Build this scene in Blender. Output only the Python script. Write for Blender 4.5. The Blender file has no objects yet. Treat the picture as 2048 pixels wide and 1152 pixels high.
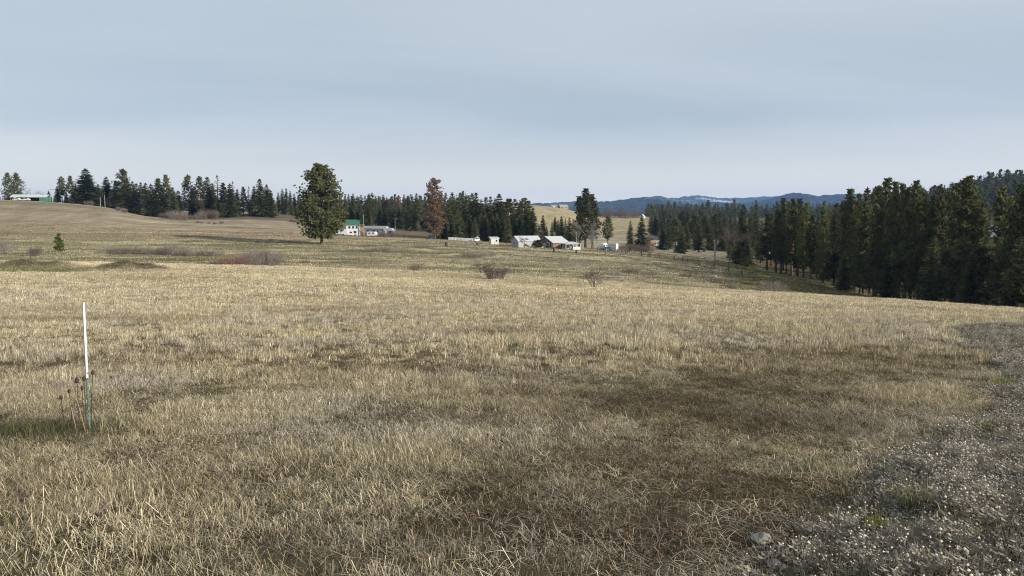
import bpy, math, random
import numpy as np
from mathutils import Vector, Matrix

random.seed(11)
RNG = np.random.default_rng(11)
S = bpy.context.scene
COL = S.collection

# ------------------------------------------------------------------ camera
F = 1518.0                      # focal length in photo pixels (2048 wide)
CX, CY, HOR = 1024.0, 576.0, 440.0
PITCH = math.atan((CY - HOR) / F)
CAMZ = 1.65
cam_d = bpy.data.cameras.new('camera')
cam_d.sensor_width = 36.0
cam_d.lens = 36.0 * F / 2048.0
cam_d.clip_start = 0.1
cam_d.clip_end = 60000.0
cam = bpy.data.objects.new('camera', cam_d)
COL.objects.link(cam)
cam.location = (0, 0, CAMZ)
cam.rotation_euler = (math.pi / 2 - PITCH, 0, 0)
S.camera = cam

# ------------------------------------------------------------------ sky, sun, exposure
SUN_AZ, SUN_EL = math.radians(121), math.radians(17.5)
w = bpy.data.worlds.new('World')
S.world = w
w.use_nodes = True
nt = w.node_tree
nt.nodes.clear()
N = nt.nodes.new
L = nt.links.new
out = N('ShaderNodeOutputWorld')
bg = N('ShaderNodeBackground')
sky = N('ShaderNodeTexSky')
sky.sky_type = 'NISHITA'
sky.sun_disc = False
sky.sun_elevation = SUN_EL
sky.sun_rotation = SUN_AZ
sky.altitude = 900
sky.dust_density = 1.5
tc = N('ShaderNodeTexCoord')
sep = N('ShaderNodeSeparateXYZ')
L(tc.outputs['Generated'], sep.inputs[0])


def wmath(op, a, b=None, clamp=False):
    n = N('ShaderNodeMath')
    n.operation = op
    n.use_clamp = clamp
    for i, v in enumerate((a, b)):
        if v is None:
            continue
        if isinstance(v, (int, float)):
            n.inputs[i].default_value = v
        else:
            L(v, n.inputs[i])
    return n.outputs[0]


zc = wmath('MAXIMUM', sep.outputs['Z'], 0.0)
den = wmath('ADD', zc, 0.10)
px_ = wmath('DIVIDE', sep.outputs['X'], den)
py_ = wmath('DIVIDE', sep.outputs['Y'], den)
comb = N('ShaderNodeCombineXYZ')
L(px_, comb.inputs[0])
L(py_, comb.inputs[1])
mp = N('ShaderNodeMapping')
mp.inputs['Rotation'].default_value = (0, 0, math.radians(-14))
mp.inputs['Scale'].default_value = (0.22, 0.55, 1)
mp.inputs['Location'].default_value = (1.7, 0.35, 0)
L(comb.outputs[0], mp.inputs[0])
nz = N('ShaderNodeTexNoise')
nz.inputs['Scale'].default_value = 1.0
nz.inputs['Detail'].default_value = 7.0
nz.inputs['Roughness'].default_value = 0.52
nz.inputs['Distortion'].default_value = 0.4
L(mp.outputs[0], nz.inputs['Vector'])
cr = N('ShaderNodeValToRGB')
cr.color_ramp.interpolation = 'EASE'
cr.color_ramp.elements[0].position = 0.30
cr.color_ramp.elements[0].color = (0.465, 0.54, 0.597, 1)
cr.color_ramp.elements[1].position = 0.72
cr.color_ramp.elements[1].color = (0.59, 0.65, 0.70, 1)
L(nz.outputs['Fac'], cr.inputs[0])
# brighter, whiter cloud low over the horizon
hz = N('ShaderNodeMapRange')
hz.inputs['From Min'].default_value = 0.0
hz.inputs['From Max'].default_value = 0.135
hz.inputs['To Min'].default_value = 1.0
hz.inputs['To Max'].default_value = 0.0
hz.interpolation_type = 'SMOOTHSTEP'
L(zc, hz.inputs['Value'])
mixh = N('ShaderNodeMix')
mixh.data_type = 'RGBA'
L(hz.outputs[0], mixh.inputs['Factor'])
L(cr.outputs[0], mixh.inputs['A'])
mixh.inputs['B'].default_value = (1.10, 1.04, 0.88, 1)
sk = N('ShaderNodeVectorMath')
sk.operation = 'SCALE'
sk.inputs['Scale'].default_value = 0.10
L(sky.outputs[0], sk.inputs[0])
mixc = N('ShaderNodeMix')
mixc.data_type = 'RGBA'
mixc.inputs['Factor'].default_value = 0.86          # thin cloud veil over the clear sky
L(sk.outputs[0], mixc.inputs['A'])
L(mixh.outputs['Result'], mixc.inputs['B'])
L(mixc.outputs['Result'], bg.inputs['Color'])
bg.inputs['Strength'].default_value = 0.77
L(bg.outputs[0], out.inputs[0])

sun_d = bpy.data.lights.new('sun', 'SUN')
sun_d.energy = 5.0
sun_d.angle = math.radians(1.2)
sun_d.color = (1.0, 0.935, 0.83)
sun = bpy.data.objects.new('sun', sun_d)
COL.objects.link(sun)
sdir = Vector((math.sin(SUN_AZ) * math.cos(SUN_EL), math.cos(SUN_AZ) * math.cos(SUN_EL), math.sin(SUN_EL)))
sun.rotation_euler = sdir.to_track_quat('Z', 'Y').to_euler()
sun.location = (60, -20, 60)

S.view_settings.view_transform = 'Standard'
S.view_settings.look = 'None'
S.view_settings.exposure = 0.50
S.view_settings.gamma = 1.0
S.render.engine = 'CYCLES'
S.cycles.max_bounces = 6
S.cycles.diffuse_bounces = 2
S.cycles.transmission_bounces = 3
S.cycles.transparent_max_bounces = 6
S.cycles.volume_bounces = 0
S.cycles.use_denoising = True
S.cycles.denoising_prefilter = 'NONE'
S.cycles.filter_width = 1.1

# ------------------------------------------------------------------ numpy helpers
_perm = np.random.default_rng(5).random((256, 256))


def vnoise(x, y):
    xi = np.floor(x).astype(int)
    yi = np.floor(y).astype(int)
    fx = x - xi
    fy = y - yi
    fx = fx * fx * (3 - 2 * fx)
    fy = fy * fy * (3 - 2 * fy)
    g = lambda i, j: _perm[i & 255, j & 255]
    return (g(xi, yi) * (1 - fx) + g(xi + 1, yi) * fx) * (1 - fy) + (g(xi, yi + 1) * (1 - fx) + g(xi + 1, yi + 1) * fx) * fy


def fbm(x, y, oct=4, gain=0.5):
    s = 0
    a = 1
    t = 0
    for k in range(oct):
        s = s + a * vnoise(x * 2 ** k + 17.3 * k, y * 2 ** k + 9.1 * k)
        t += a
        a *= gain
    return s / t


def sstep(a, b, x):
    t = np.clip((x - a) / (b - a), 0, 1)
    return t * t * (3 - 2 * t)


def pchip(xk, yk, xq):
    """monotone cubic along axis 0 of yk"""
    xk = np.asarray(xk, float)
    yk = np.asarray(yk, float)
    h = np.diff(xk)
    hs = h.reshape((-1,) + (1,) * (yk.ndim - 1))
    d = np.diff(yk, axis=0) / hs
    m = np.zeros_like(yk)
    m[0] = d[0]
    m[-1] = d[-1]
    prod = d[:-1] * d[1:]
    with np.errstate(divide='ignore', invalid='ignore'):
        hm = 2 * prod / (d[:-1] + d[1:])
    m[1:-1] = np.where(prod > 0, np.nan_to_num(hm), 0)
    i = np.clip(np.searchsorted(xk, xq) - 1, 0, len(xk) - 2)
    t = (xq - xk[i]) / h[i]
    sh = (-1,) + (1,) * (yk.ndim - 1)
    t = t.reshape(sh)
    hh = h[i].reshape(sh)
    return ((2 * t ** 3 - 3 * t ** 2 + 1) * yk[i] + (t ** 3 - 2 * t ** 2 + t) * hh * m[i] +
            (-2 * t ** 3 + 3 * t ** 2) * yk[i + 1] + (t ** 3 - t ** 2) * hh * m[i + 1])


CP, SP = math.cos(PITCH), math.sin(PITCH)


def tan_of(y):                       # photo row -> slope (rise per metre forward)
    v = (np.asarray(y, float) - CY) / F
    return (-SP - v * CP) / (CP - v * SP)


def ray(px, py):
    u = (px - CX) / F
    v = (py - CY) / F
    return np.array([u, CP - v * SP, -SP - v * CP])


def at(px, py, Y):
    d = ray(px, py)
    return Vector((d[0] / d[1] * Y, Y, CAMZ + d[2] / d[1] * Y))


# ------------------------------------------------------------------ terrain heights
COLS = np.array([-700, -300, 0, 200, 300, 400, 500, 600, 800, 1000, 1100, 1200, 1400, 1600, 1800, 2048, 2400, 2900], float)


def row(pts):
    xs, ys = zip(*pts)
    return np.interp(COLS, xs, ys)


RINGS = []
for Y_, d_ in ((0.5, 1.62), (3.4, 1.65), (5, 1.84), (7.5, 2.14), (12, 2.50), (18, 2.88), (25, 3.30)):
    RINGS.append((Y_, np.full(len(COLS), -d_)))
RINGS.append((40, -row([(-700, 3.7), (0, 3.85), (1000, 4.15), (2048, 5.1), (2900, 5.8)])))
PIX = {
    65: [(-700, 534), (0, 541), (200, 543), (400, 546), (600, 550), (800, 558), (1000, 567), (1200, 576), (1400, 585), (1600, 592), (1800, 601), (2048, 618), (2900, 660)],
    85: [(-700, 518), (0, 524), (200, 526), (400, 530), (600, 534), (800, 542), (1000, 550), (1200, 562), (1400, 578), (1600, 589), (1800, 606), (2048, 630), (2900, 690)],
    110: [(-700, 536), (0, 540), (200, 542), (400, 547), (600, 551), (800, 559), (1000, 567), (1200, 579), (1400, 596), (1600, 612), (1800, 630), (2048, 652), (2900, 700)],
    150: [(-700, 522), (0, 527), (200, 527), (400, 529), (600, 532), (800, 537), (1000, 543), (1200, 549), (1400, 564), (1600, 583), (1800, 606), (2048, 632), (2900, 660)],
    200: [(-700, 500), (0, 503), (200, 505), (400, 508), (600, 510), (800, 513), (1000, 519), (1200, 527), (1400, 541), (1600, 562), (1800, 590), (2048, 585), (2900, 580)],
    250: [(-700, 482), (0, 484), (200, 486), (400, 486), (600, 486), (800, 490), (1000, 496), (1100, 500), (1200, 506), (1400, 526), (1600, 551), (1800, 566), (2048, 540), (2900, 520)],
    300: [(-700, 462), (0, 464), (200, 467), (400, 467), (600, 472), (700, 472), (800, 477), (900, 483), (1000, 487), (1100, 494), (1200, 498), (1400, 516), (1600, 536), (1800, 540), (2048, 500), (2900, 480)],
    350: [(-700, 432), (0, 436), (200, 443), (300, 452), (400, 455), (600, 462), (700, 471), (800, 475), (900, 481), (1000, 486), (1100, 493), (1200, 496), (1400, 510), (1600, 522), (1800, 516), (2048, 464), (2900, 450)],
    400: [(-700, 404), (0, 406), (130, 410), (200, 417), (300, 437), (350, 447), (400, 446), (500, 446), (600, 454), (800, 470), (1000, 482), (1100, 489), (1200, 490), (1400, 500), (1600, 508), (1800, 496), (2048, 456), (2900, 440)],
    440: [(-700, 399), (0, 400), (130, 405), (200, 412), (300, 434), (350, 446), (400, 440), (500, 439), (600, 444), (800, 464), (1000, 478), (1100, 484), (1200, 484), (1400, 490), (1600, 497), (1800, 484), (2048, 450), (2900, 430)],
    500: [(-700, 404), (0, 405), (200, 414), (300, 430), (400, 428), (500, 428), (600, 434), (800, 456), (1000, 470), (1100, 474), (1200, 474), (1400, 480), (1600, 486), (1800, 470), (2048, 438), (2900, 415)],
    650: [(-700, 412), (0, 414), (200, 418), (400, 424), (600, 430), (800, 440), (1000, 452), (1100, 462), (1200, 468), (1400, 466), (1600, 466), (1800, 458), (1900, 442), (2048, 424), (2900, 400)],
    900: [(-700, 416), (0, 417), (400, 423), (800, 432), (1000, 408), (1100, 413), (1200, 432), (1300, 433), (1400, 436), (1600, 438), (1700, 438), (1800, 429), (1900, 406), (2048, 386), (2900, 365)],
    1100: [(-700, 420), (0, 420), (600, 426), (1000, 414), (1100, 419), (1200, 432), (1300, 432), (1400, 434), (1600, 436), (1700, 436), (1800, 425), (1900, 403), (2048, 385), (2900, 364)],
}
for Y_ in sorted(PIX):
    RINGS.append((Y_, row(PIX[Y_]) * 0 + tan_of(row(PIX[Y_])) * Y_))
RINGS.append((1700, np.full(len(COLS), 2.0)))
RINGS.append((3000, np.full(len(COLS), -8.0)))
RINGS.append((30000, np.full(len(COLS), -12.0)))
RY = np.log(np.array([r[0] for r in RINGS]))
RZ = np.array([r[1] for r in RINGS])
GY = np.linspace(RY[0], RY[-1], 900)
GA = np.linspace(-1.15, 1.25, 360)
_t = pchip(RY, RZ, GY)                                  # rows x cols
_ca = (COLS - CX) / F / 1.004
_g = pchip(_ca, _t.T.copy(), GA).T                       # rows x azimuths
for _ in range(3):
    _g[:, 1:-1] = (_g[:, :-2] + 2 * _g[:, 1:-1] + _g[:, 2:]) / 4
HG = _g


def H(X, Y):
    X = np.asarray(X, float)
    Y = np.asarray(Y, float)
    Yc = np.clip(Y, 0.6, 29000)
    a = np.clip(X / Yc, GA[0], GA[-1])
    fi = np.clip((np.log(Yc) - GY[0]) / (GY[1] - GY[0]), 0, len(GY) - 1.001)
    fj = np.clip((a - GA[0]) / (GA[1] - GA[0]), 0, len(GA) - 1.001)
    i = fi.astype(int)
    j = fj.astype(int)
    di = fi - i
    dj = fj - j
    z = (HG[i, j] * (1 - di) + HG[i + 1, j] * di) * (1 - dj) + (HG[i, j + 1] * (1 - di) + HG[i + 1, j + 1] * di) * dj
    amp = 0.05 + 0.45 * sstep(30, 250, Yc)
    z = z + amp * (fbm(X / 23 + 40, Y / 23 + 11, 4) - 0.5) + 0.06 * (fbm(X / 1.1, Y / 1.1 + 5, 3) - 0.5) * sstep(400, 60, Yc)
    # spoil mounds on the crest at the left
    for (mx, my, sx, sy, mh) in MOUNDS:
        z = z + mh * np.exp(-((X - mx) / sx) ** 2 - ((Y - my) / sy) ** 2) * (0.45 + 1.1 * fbm(X / 0.9, Y / 0.9, 3))
    return z + CAMZ


MOUNDS = [(-36.6, 71, 2.0, 1.6, 0.75), (-45.5, 72, 4.2, 2.0, 0.65), (-33.8, 71, 2.0, 1.4, 0.3),
          (-43.0, 65.5, 8.0, 2.6, -0.30), (-9.0, 212, 10, 8, 0.8), (-33.0, 225, 12, 7, 0.9)]


def H1(X, Y):
    return float(H(np.array([X]), np.array([Y]))[0])


def hit(px, py, Ymin=1.0, Ymax=1200):
    """first ground hit of a photo pixel's ray"""
    d = ray(px, py)
    ys = np.exp(np.linspace(math.log(Ymin), math.log(Ymax), 2500))
    zs = CAMZ + d[2] / d[1] * ys
    hs = H(d[0] / d[1] * ys, ys)
    k = np.argmax(zs < hs)
    Y = ys[k]
    return np.array([d[0] / d[1] * Y, Y])


# ------------------------------------------------------------------ ground colours (surface colours, the left hollow with painted shade)
PAD_PIX = [(1475, 1152), (1600, 1075), (1665, 1010), (1720, 940), (1790, 905), (1850, 880), (1920, 858), (1985, 838), (1978, 800), (2000, 765), (1975, 720), (1935, 690), (1900, 668), (1905, 656), (1960, 651), (2048, 651), (2200, 655)]
PAD = [hit(*p) for p in PAD_PIX]
PAD = np.array(PAD + [(34, 12), (34, -6), (1.0, -6), (0.9, 2.0)])


def sdist(X, Y, P):
    """signed distance to polygon, + inside"""
    X = np.asarray(X, float)
    Y = np.asarray(Y, float)
    d = np.full(X.shape, 1e9)
    ins = np.zeros(X.shape, bool)
    n = len(P)
    for i in range(n):
        ax, ay = P[i]
        bx, by = P[(i + 1) % n]
        ex, ey = bx - ax, by - ay
        t = np.clip(((X - ax) * ex + (Y - ay) * ey) / (ex * ex + ey * ey + 1e-12), 0, 1)
        d = np.minimum(d, np.hypot(X - ax - t * ex, Y - ay - t * ey))
        c = ((ay > Y) != (by > Y)) & (X < (bx - ax) * (Y - ay) / (by - ay + 1e-12) + ax)
        ins ^= c
    return np.where(ins, d, -d)


BARE = [(hit(px, py), rx, ry, am) for (px, py, rx, ry, am) in (
    (1130, 800, 1.2, 0.8, 0.8), (1330, 815, 1.7, 1.3, 1.0), (1500, 850, 1.2, 1.2, 1.0), (1640, 800, 1.0, 1.3, 0.75), (1450, 770, 1.8, 1.0, 0.6),
    (1250, 920, 1.1, 0.7, 0.62), (1400, 970, 0.9, 0.6, 0.6), (1250, 1060, 0.7, 0.35, 0.5), (1020, 1050, 0.7, 0.35, 0.42), (1450, 1080, 0.5, 0.3, 0.45), (960, 960, 0.9, 0.4, 0.35), (740, 740, 1.6, 1.0, 0.45), (560, 1120, 0.5, 0.25, 0.5), (900, 830, 1.1, 0.5, 0.4))]
DARKG_C = hit(40, 872)


def bare(X, Y):
    """0..1: thin, short, brown patches of the near field"""
    b = np.zeros(X.shape)
    for (c, rx, ry, am) in BARE:
        b = np.maximum(b, am * np.exp(-((X - c[0]) / rx) ** 2 - ((Y - c[1]) / ry) ** 2))
    X = X + 0.5 * (fbm(X / 0.9, Y / 0.9 + 77, 3) - 0.5)
    n = fbm(X / 1.6 + 3, Y / 1.6 + 8, 4)
    n2 = fbm(X / 5.5 + 13, Y / 3.0 + 2, 3)
    fade = 1 - 0.75 * sstep(9, 18, Y)
    return np.clip(b * (0.6 + 1.1 * n) + 2.0 * fade * np.clip(n - 0.58, 0, 1) + 1.0 * fade * np.clip(n2 - 0.57, 0, 1), 0, 1)


def mix(a, b, f):
    return a * (1 - f[..., None]) + np.asarray(b) * f[..., None]


def tcol(X, Y):
    X = np.asarray(X, float)
    Y = np.asarray(Y, float)
    Yc = np.maximum(Y, 0.6)
    px = CX + X / Yc * F
    straw = np.array([0.34, 0.291, 0.20])
    c = np.ones(X.shape + (3,)) * straw
    n1 = fbm(X / 9 + 4, Y / 4 + 3, 4)
    n2 = fbm(X / 38, Y / 12 + 31, 4)
    n3 = fbm(X / 3.1 + 9, Y / 2.1, 3)
    # near field: thatch
    c = mix(c, (0.405, 0.345, 0.235), np.clip((n1 - 0.45) * 2.2, 0, 1))
    c = mix(c, (0.20, 0.17, 0.11), np.clip((0.47 - n2) * 3.2, 0, 1) * 0.8)
    # small dips of soil between the tufts
    near = sstep(45, 8, Y)
    c = mix(c, (0.095, 0.08, 0.048), near * 0.9)
    # valley beyond the crest: greener
    val = sstep(98, 120, Y) * sstep(360, 270, Y)
    g = np.clip((n2 - 0.42) * 5, 0, 1) * 0.75 + 0.15
    c = mix(c, (0.18, 0.168, 0.088), val * g)
    c = mix(c, (0.24, 0.20, 0.15), val * np.clip((fbm(X / 17 + 70, Y / 7, 3) - 0.52) * 5, 0, 1) * 0.8)
    # streaks of bleached grass along the slope
    c = mix(c, (0.43, 0.375, 0.245), val * np.clip((fbm(X / 22 + 20, Y / 5, 4) - 0.49) * 4.5, 0, 1) * 0.9)
    c = mix(c, (0.105, 0.105, 0.05), val * np.clip((fbm(X / 15 + 90, Y / 4 + 50, 4) - 0.55) * 5, 0, 1) * 0.6)
    # mown hillside on the left
    hill = sstep(255, 300, Y) * sstep(900, 560, px) * sstep(520, 440, Y)
    c = mix(c, (0.275, 0.225, 0.155), hill)
    c = mix(c, (0.215, 0.178, 0.115), hill * np.clip((fbm(X / 60 + 7, Y / 9, 4) - 0.46) * 4, 0, 1))
    c = mix(c, (0.36, 0.30, 0.205), hill * np.clip((fbm(X / 80 + 1, Y / 6 + 3, 3) - 0.55) * 5, 0, 1))
    # bank under the ridge trees, yards by the houses, forest floor
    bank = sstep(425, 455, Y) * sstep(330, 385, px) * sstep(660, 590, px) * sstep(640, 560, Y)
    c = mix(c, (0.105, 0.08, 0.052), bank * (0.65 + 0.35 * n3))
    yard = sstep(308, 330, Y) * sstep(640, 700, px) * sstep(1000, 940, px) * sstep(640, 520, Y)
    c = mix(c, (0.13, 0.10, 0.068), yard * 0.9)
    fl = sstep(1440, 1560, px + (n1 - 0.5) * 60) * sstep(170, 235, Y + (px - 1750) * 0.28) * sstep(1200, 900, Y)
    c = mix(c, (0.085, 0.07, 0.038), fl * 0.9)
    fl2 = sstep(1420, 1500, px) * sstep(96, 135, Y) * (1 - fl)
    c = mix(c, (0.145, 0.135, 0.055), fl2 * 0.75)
    # far pale stubble hills
    far = sstep(560, 680, Y) * sstep(1000, 1035, px) * sstep(1320, 1290, px)
    c = mix(c, (0.32, 0.265, 0.16), far * 0.95)
    wd = sstep(380, 440, Y) * sstep(1285, 1320, px)
    c = mix(c, (0.10, 0.09, 0.05), wd * 0.85)
    dist = sstep(1300, 1800, Y)
    c = mix(c, (0.05, 0.06, 0.03), dist)
    # spoil mounds, raw soil and weeds; the hollow's green is darkened as shade
    m = np.zeros(X.shape)
    for (mx, my, sx, sy, mh) in MOUNDS[:3]:
        m = np.maximum(m, np.exp(-((X - mx) / sx) ** 2 - ((Y - my + 0.8) / sy) ** 2))
    c = mix(c, (0.105, 0.084, 0.06), np.clip(m * 2.0 - 0.45, 0, 1) * 0.95)
    dg = np.exp(-((X + 43) / 8) ** 2 - ((Y - 67.5) / 3.8) ** 2)
    c = mix(c, (0.115, 0.115, 0.05), np.clip(dg * 1.3 - 0.2, 0, 0.85) * (0.55 + 0.7 * n3).clip(0, 1))
    b = bare(X, Y) * sstep(40, 20, Y)
    c = mix(c, (0.07, 0.056, 0.038), b)
    return np.clip(c, 0.01, 1)


# ------------------------------------------------------------------ materials
def nodes_of(m):
    m.use_nodes = True
    t = m.node_tree
    t.nodes.clear()
    return t, t.nodes.new, t.links.new


MATS = {}


def mat(name, col, rough=0.8, var=0.15, scale=6.0, bump=0.0, metal=0.0, spec=0.3, detail=4):
    if name in MATS:
        return MATS[name]
    m = bpy.data.materials.new(name)
    t, n, l = nodes_of(m)
    o = n('ShaderNodeOutputMaterial')
    p = n('ShaderNodeBsdfPrincipled')
    l(p.outputs[0], o.inputs[0])
    tcn = n('ShaderNodeTexCoord')
    nz = n('ShaderNodeTexNoise')
    nz.inputs['Scale'].default_value = scale
    nz.inputs['Detail'].default_value = detail
    l(tcn.outputs['Object'], nz.inputs['Vector'])
    mr = n('ShaderNodeMapRange')
    mr.inputs['From Min'].default_value = 0.3
    mr.inputs['From Max'].default_value = 0.7
    mr.inputs['To Min'].default_value = 1 - var
    mr.inputs['To Max'].default_value = 1 + var
    l(nz.outputs['Fac'], mr.inputs['Value'])
    vm = n('ShaderNodeVectorMath')
    vm.operation = 'SCALE'
    vm.inputs[0].default_value = col
    l(mr.outputs[0], vm.inputs['Scale'])
    l(vm.outputs[0], p.inputs['Base Color'])
    p.inputs['Roughness'].default_value = rough
    p.inputs['Metallic'].default_value = metal
    p.inputs['Specular IOR Level'].default_value = spec
    if bump:
        b = n('ShaderNodeBump')
        b.inputs['Strength'].default_value = bump
        b.inputs['Distance'].default_value = 0.02
        l(nz.outputs['Fac'], b.inputs['Height'])
        l(b.outputs[0], p.inputs['Normal'])
    MATS[name] = m
    return m


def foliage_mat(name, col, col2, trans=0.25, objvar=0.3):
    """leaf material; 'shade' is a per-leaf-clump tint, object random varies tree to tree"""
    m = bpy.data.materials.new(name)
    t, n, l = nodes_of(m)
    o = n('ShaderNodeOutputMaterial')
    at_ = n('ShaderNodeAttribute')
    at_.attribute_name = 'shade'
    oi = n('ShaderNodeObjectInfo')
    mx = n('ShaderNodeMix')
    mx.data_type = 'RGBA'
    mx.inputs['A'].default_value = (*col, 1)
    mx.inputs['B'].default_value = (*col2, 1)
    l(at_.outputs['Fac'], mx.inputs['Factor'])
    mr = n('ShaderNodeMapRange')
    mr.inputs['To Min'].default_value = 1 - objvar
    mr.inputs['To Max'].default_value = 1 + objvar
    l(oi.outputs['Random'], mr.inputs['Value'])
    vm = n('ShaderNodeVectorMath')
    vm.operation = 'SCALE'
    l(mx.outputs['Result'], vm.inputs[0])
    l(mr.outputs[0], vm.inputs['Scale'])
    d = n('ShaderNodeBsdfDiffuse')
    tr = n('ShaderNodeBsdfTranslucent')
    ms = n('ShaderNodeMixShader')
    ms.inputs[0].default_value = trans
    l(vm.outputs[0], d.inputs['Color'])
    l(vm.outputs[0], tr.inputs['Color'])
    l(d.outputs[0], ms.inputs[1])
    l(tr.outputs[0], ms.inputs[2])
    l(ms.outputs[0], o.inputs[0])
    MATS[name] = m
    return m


def tint_mat(name, trans=0.3):
    """grass: instance tint x per-blade shade"""
    m = bpy.data.materials.new(name)
    t, n, l = nodes_of(m)
    o = n('ShaderNodeOutputMaterial')
    ti = n('ShaderNodeAttribute')
    ti.attribute_type = 'INSTANCER'
    ti.attribute_name = 'tint'
    sh = n('ShaderNodeAttribute')
    sh.attribute_name = 'shade'
    vm = n('ShaderNodeVectorMath')
    vm.operation = 'SCALE'
    l(ti.outputs['Vector'], vm.inputs[0])
    l(sh.outputs['Fac'], vm.inputs['Scale'])
    d = n('ShaderNodeBsdfDiffuse')
    tr = n('ShaderNodeBsdfTranslucent')
    ms = n('ShaderNodeMixShader')
    ms.inputs[0].default_value = trans
    l(vm.outputs[0], d.inputs['Color'])
    l(vm.outputs[0], tr.inputs['Color'])
    l(d.outputs[0], ms.inputs[1])
    l(tr.outputs[0], ms.inputs[2])
    l(ms.outputs[0], o.inputs[0])
    MATS[name] = m
    return m


def ground_mat(name, fine=True):
    m = bpy.data.materials.new(name)
    t, n, l = nodes_of(m)
    o = n('ShaderNodeOutputMaterial')
    p = n('ShaderNodeBsdfPrincipled')
    p.inputs['Roughness'].default_value = 1.0
    p.inputs['Specular IOR Level'].default_value = 0.0
    l(p.outputs[0], o.inputs[0])
    a = n('ShaderNodeAttribute')
    a.attribute_name = 'Col'
    g = n('ShaderNodeTexCoord')
    mp = n('ShaderNodeMapping')
    mp.inputs['Scale'].default_value = (1, 0.55, 1)
    l(g.outputs['Object'], mp.inputs[0])
    n1 = n('ShaderNodeTexNoise')
    n1.inputs['Scale'].default_value = 1.3
    n1.inputs['Detail'].default_value = 9
    n1.inputs['Roughness'].default_value = 0.72
    l(mp.outputs[0], n1.inputs['Vector'])
    n2 = n('ShaderNodeTexNoise')
    n2.inputs['Scale'].default_value = 0.11
    n2.inputs['Detail'].default_value = 8
    n2.inputs['Roughness'].default_value = 0.66
    l(mp.outputs[0], n2.inputs['Vector'])
    ad = n('ShaderNodeMath')
    ad.operation = 'ADD'
    l(n1.outputs['Fac'], ad.inputs[0])
    l(n2.outputs['Fac'], ad.inputs[1])
    mr = n('ShaderNodeMapRange')
    mr.inputs['From Min'].default_value = 0.72
    mr.inputs['From Max'].default_value = 1.28
    mr.inputs['To Min'].default_value = 0.55
    mr.inputs['To Max'].default_value = 1.4
    l(ad.outputs[0], mr.inputs['Value'])
    vm = n('ShaderNodeVectorMath')
    vm.operation = 'SCALE'
    l(a.outputs['Color'], vm.inputs[0])
    l(mr.outputs[0], vm.inputs['Scale'])
    l(vm.outputs[0], p.inputs['Base Color'])
    b = n('ShaderNodeBump')
    b.inputs['Strength'].default_value = 0.8
    b.inputs['Distance'].default_value = 0.12
    l(n1.outputs['Fac'], b.inputs['Height'])
    l(b.outputs[0], p.inputs['Normal'])
    return m


# ------------------------------------------------------------------ object helpers
def mesh_np(name, V, Fc, material=None, smooth=False, shade=None):
    me = bpy.data.meshes.new(name)
    me.from_pydata(V if isinstance(V, list) else V.tolist(), [], Fc if isinstance(Fc, list) else Fc.tolist())
    if material:
        me.materials.append(material)
    if smooth:
        me.polygons.foreach_set('use_smooth', np.ones(len(me.polygons), bool))
    if shade is not None:
        at_ = me.attributes.new('shade', 'FLOAT', 'FACE')
        at_.data.foreach_set('value', np.asarray(shade, np.float32))
    me.update()
    return me


def link(name, data, parent=None):
    o = bpy.data.objects.new(name, data)
    COL.objects.link(o)
    if parent:
        o.parent = parent
    return o


def tag(o, label=None, cat=None, group=None, kind=None):
    if label:
        o['label'] = label
    if cat:
        o['category'] = cat
    if group:
        o['group'] = group
    if kind:
        o['kind'] = kind
    return o


def empty(name, loc, rz=0.0, label=None, cat=None, group=None):
    o = link(name, None)
    o.location = loc
    o.rotation_euler = (0, 0, rz)
    o.empty_display_size = 0.3
    return tag(o, label, cat, group)


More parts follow.
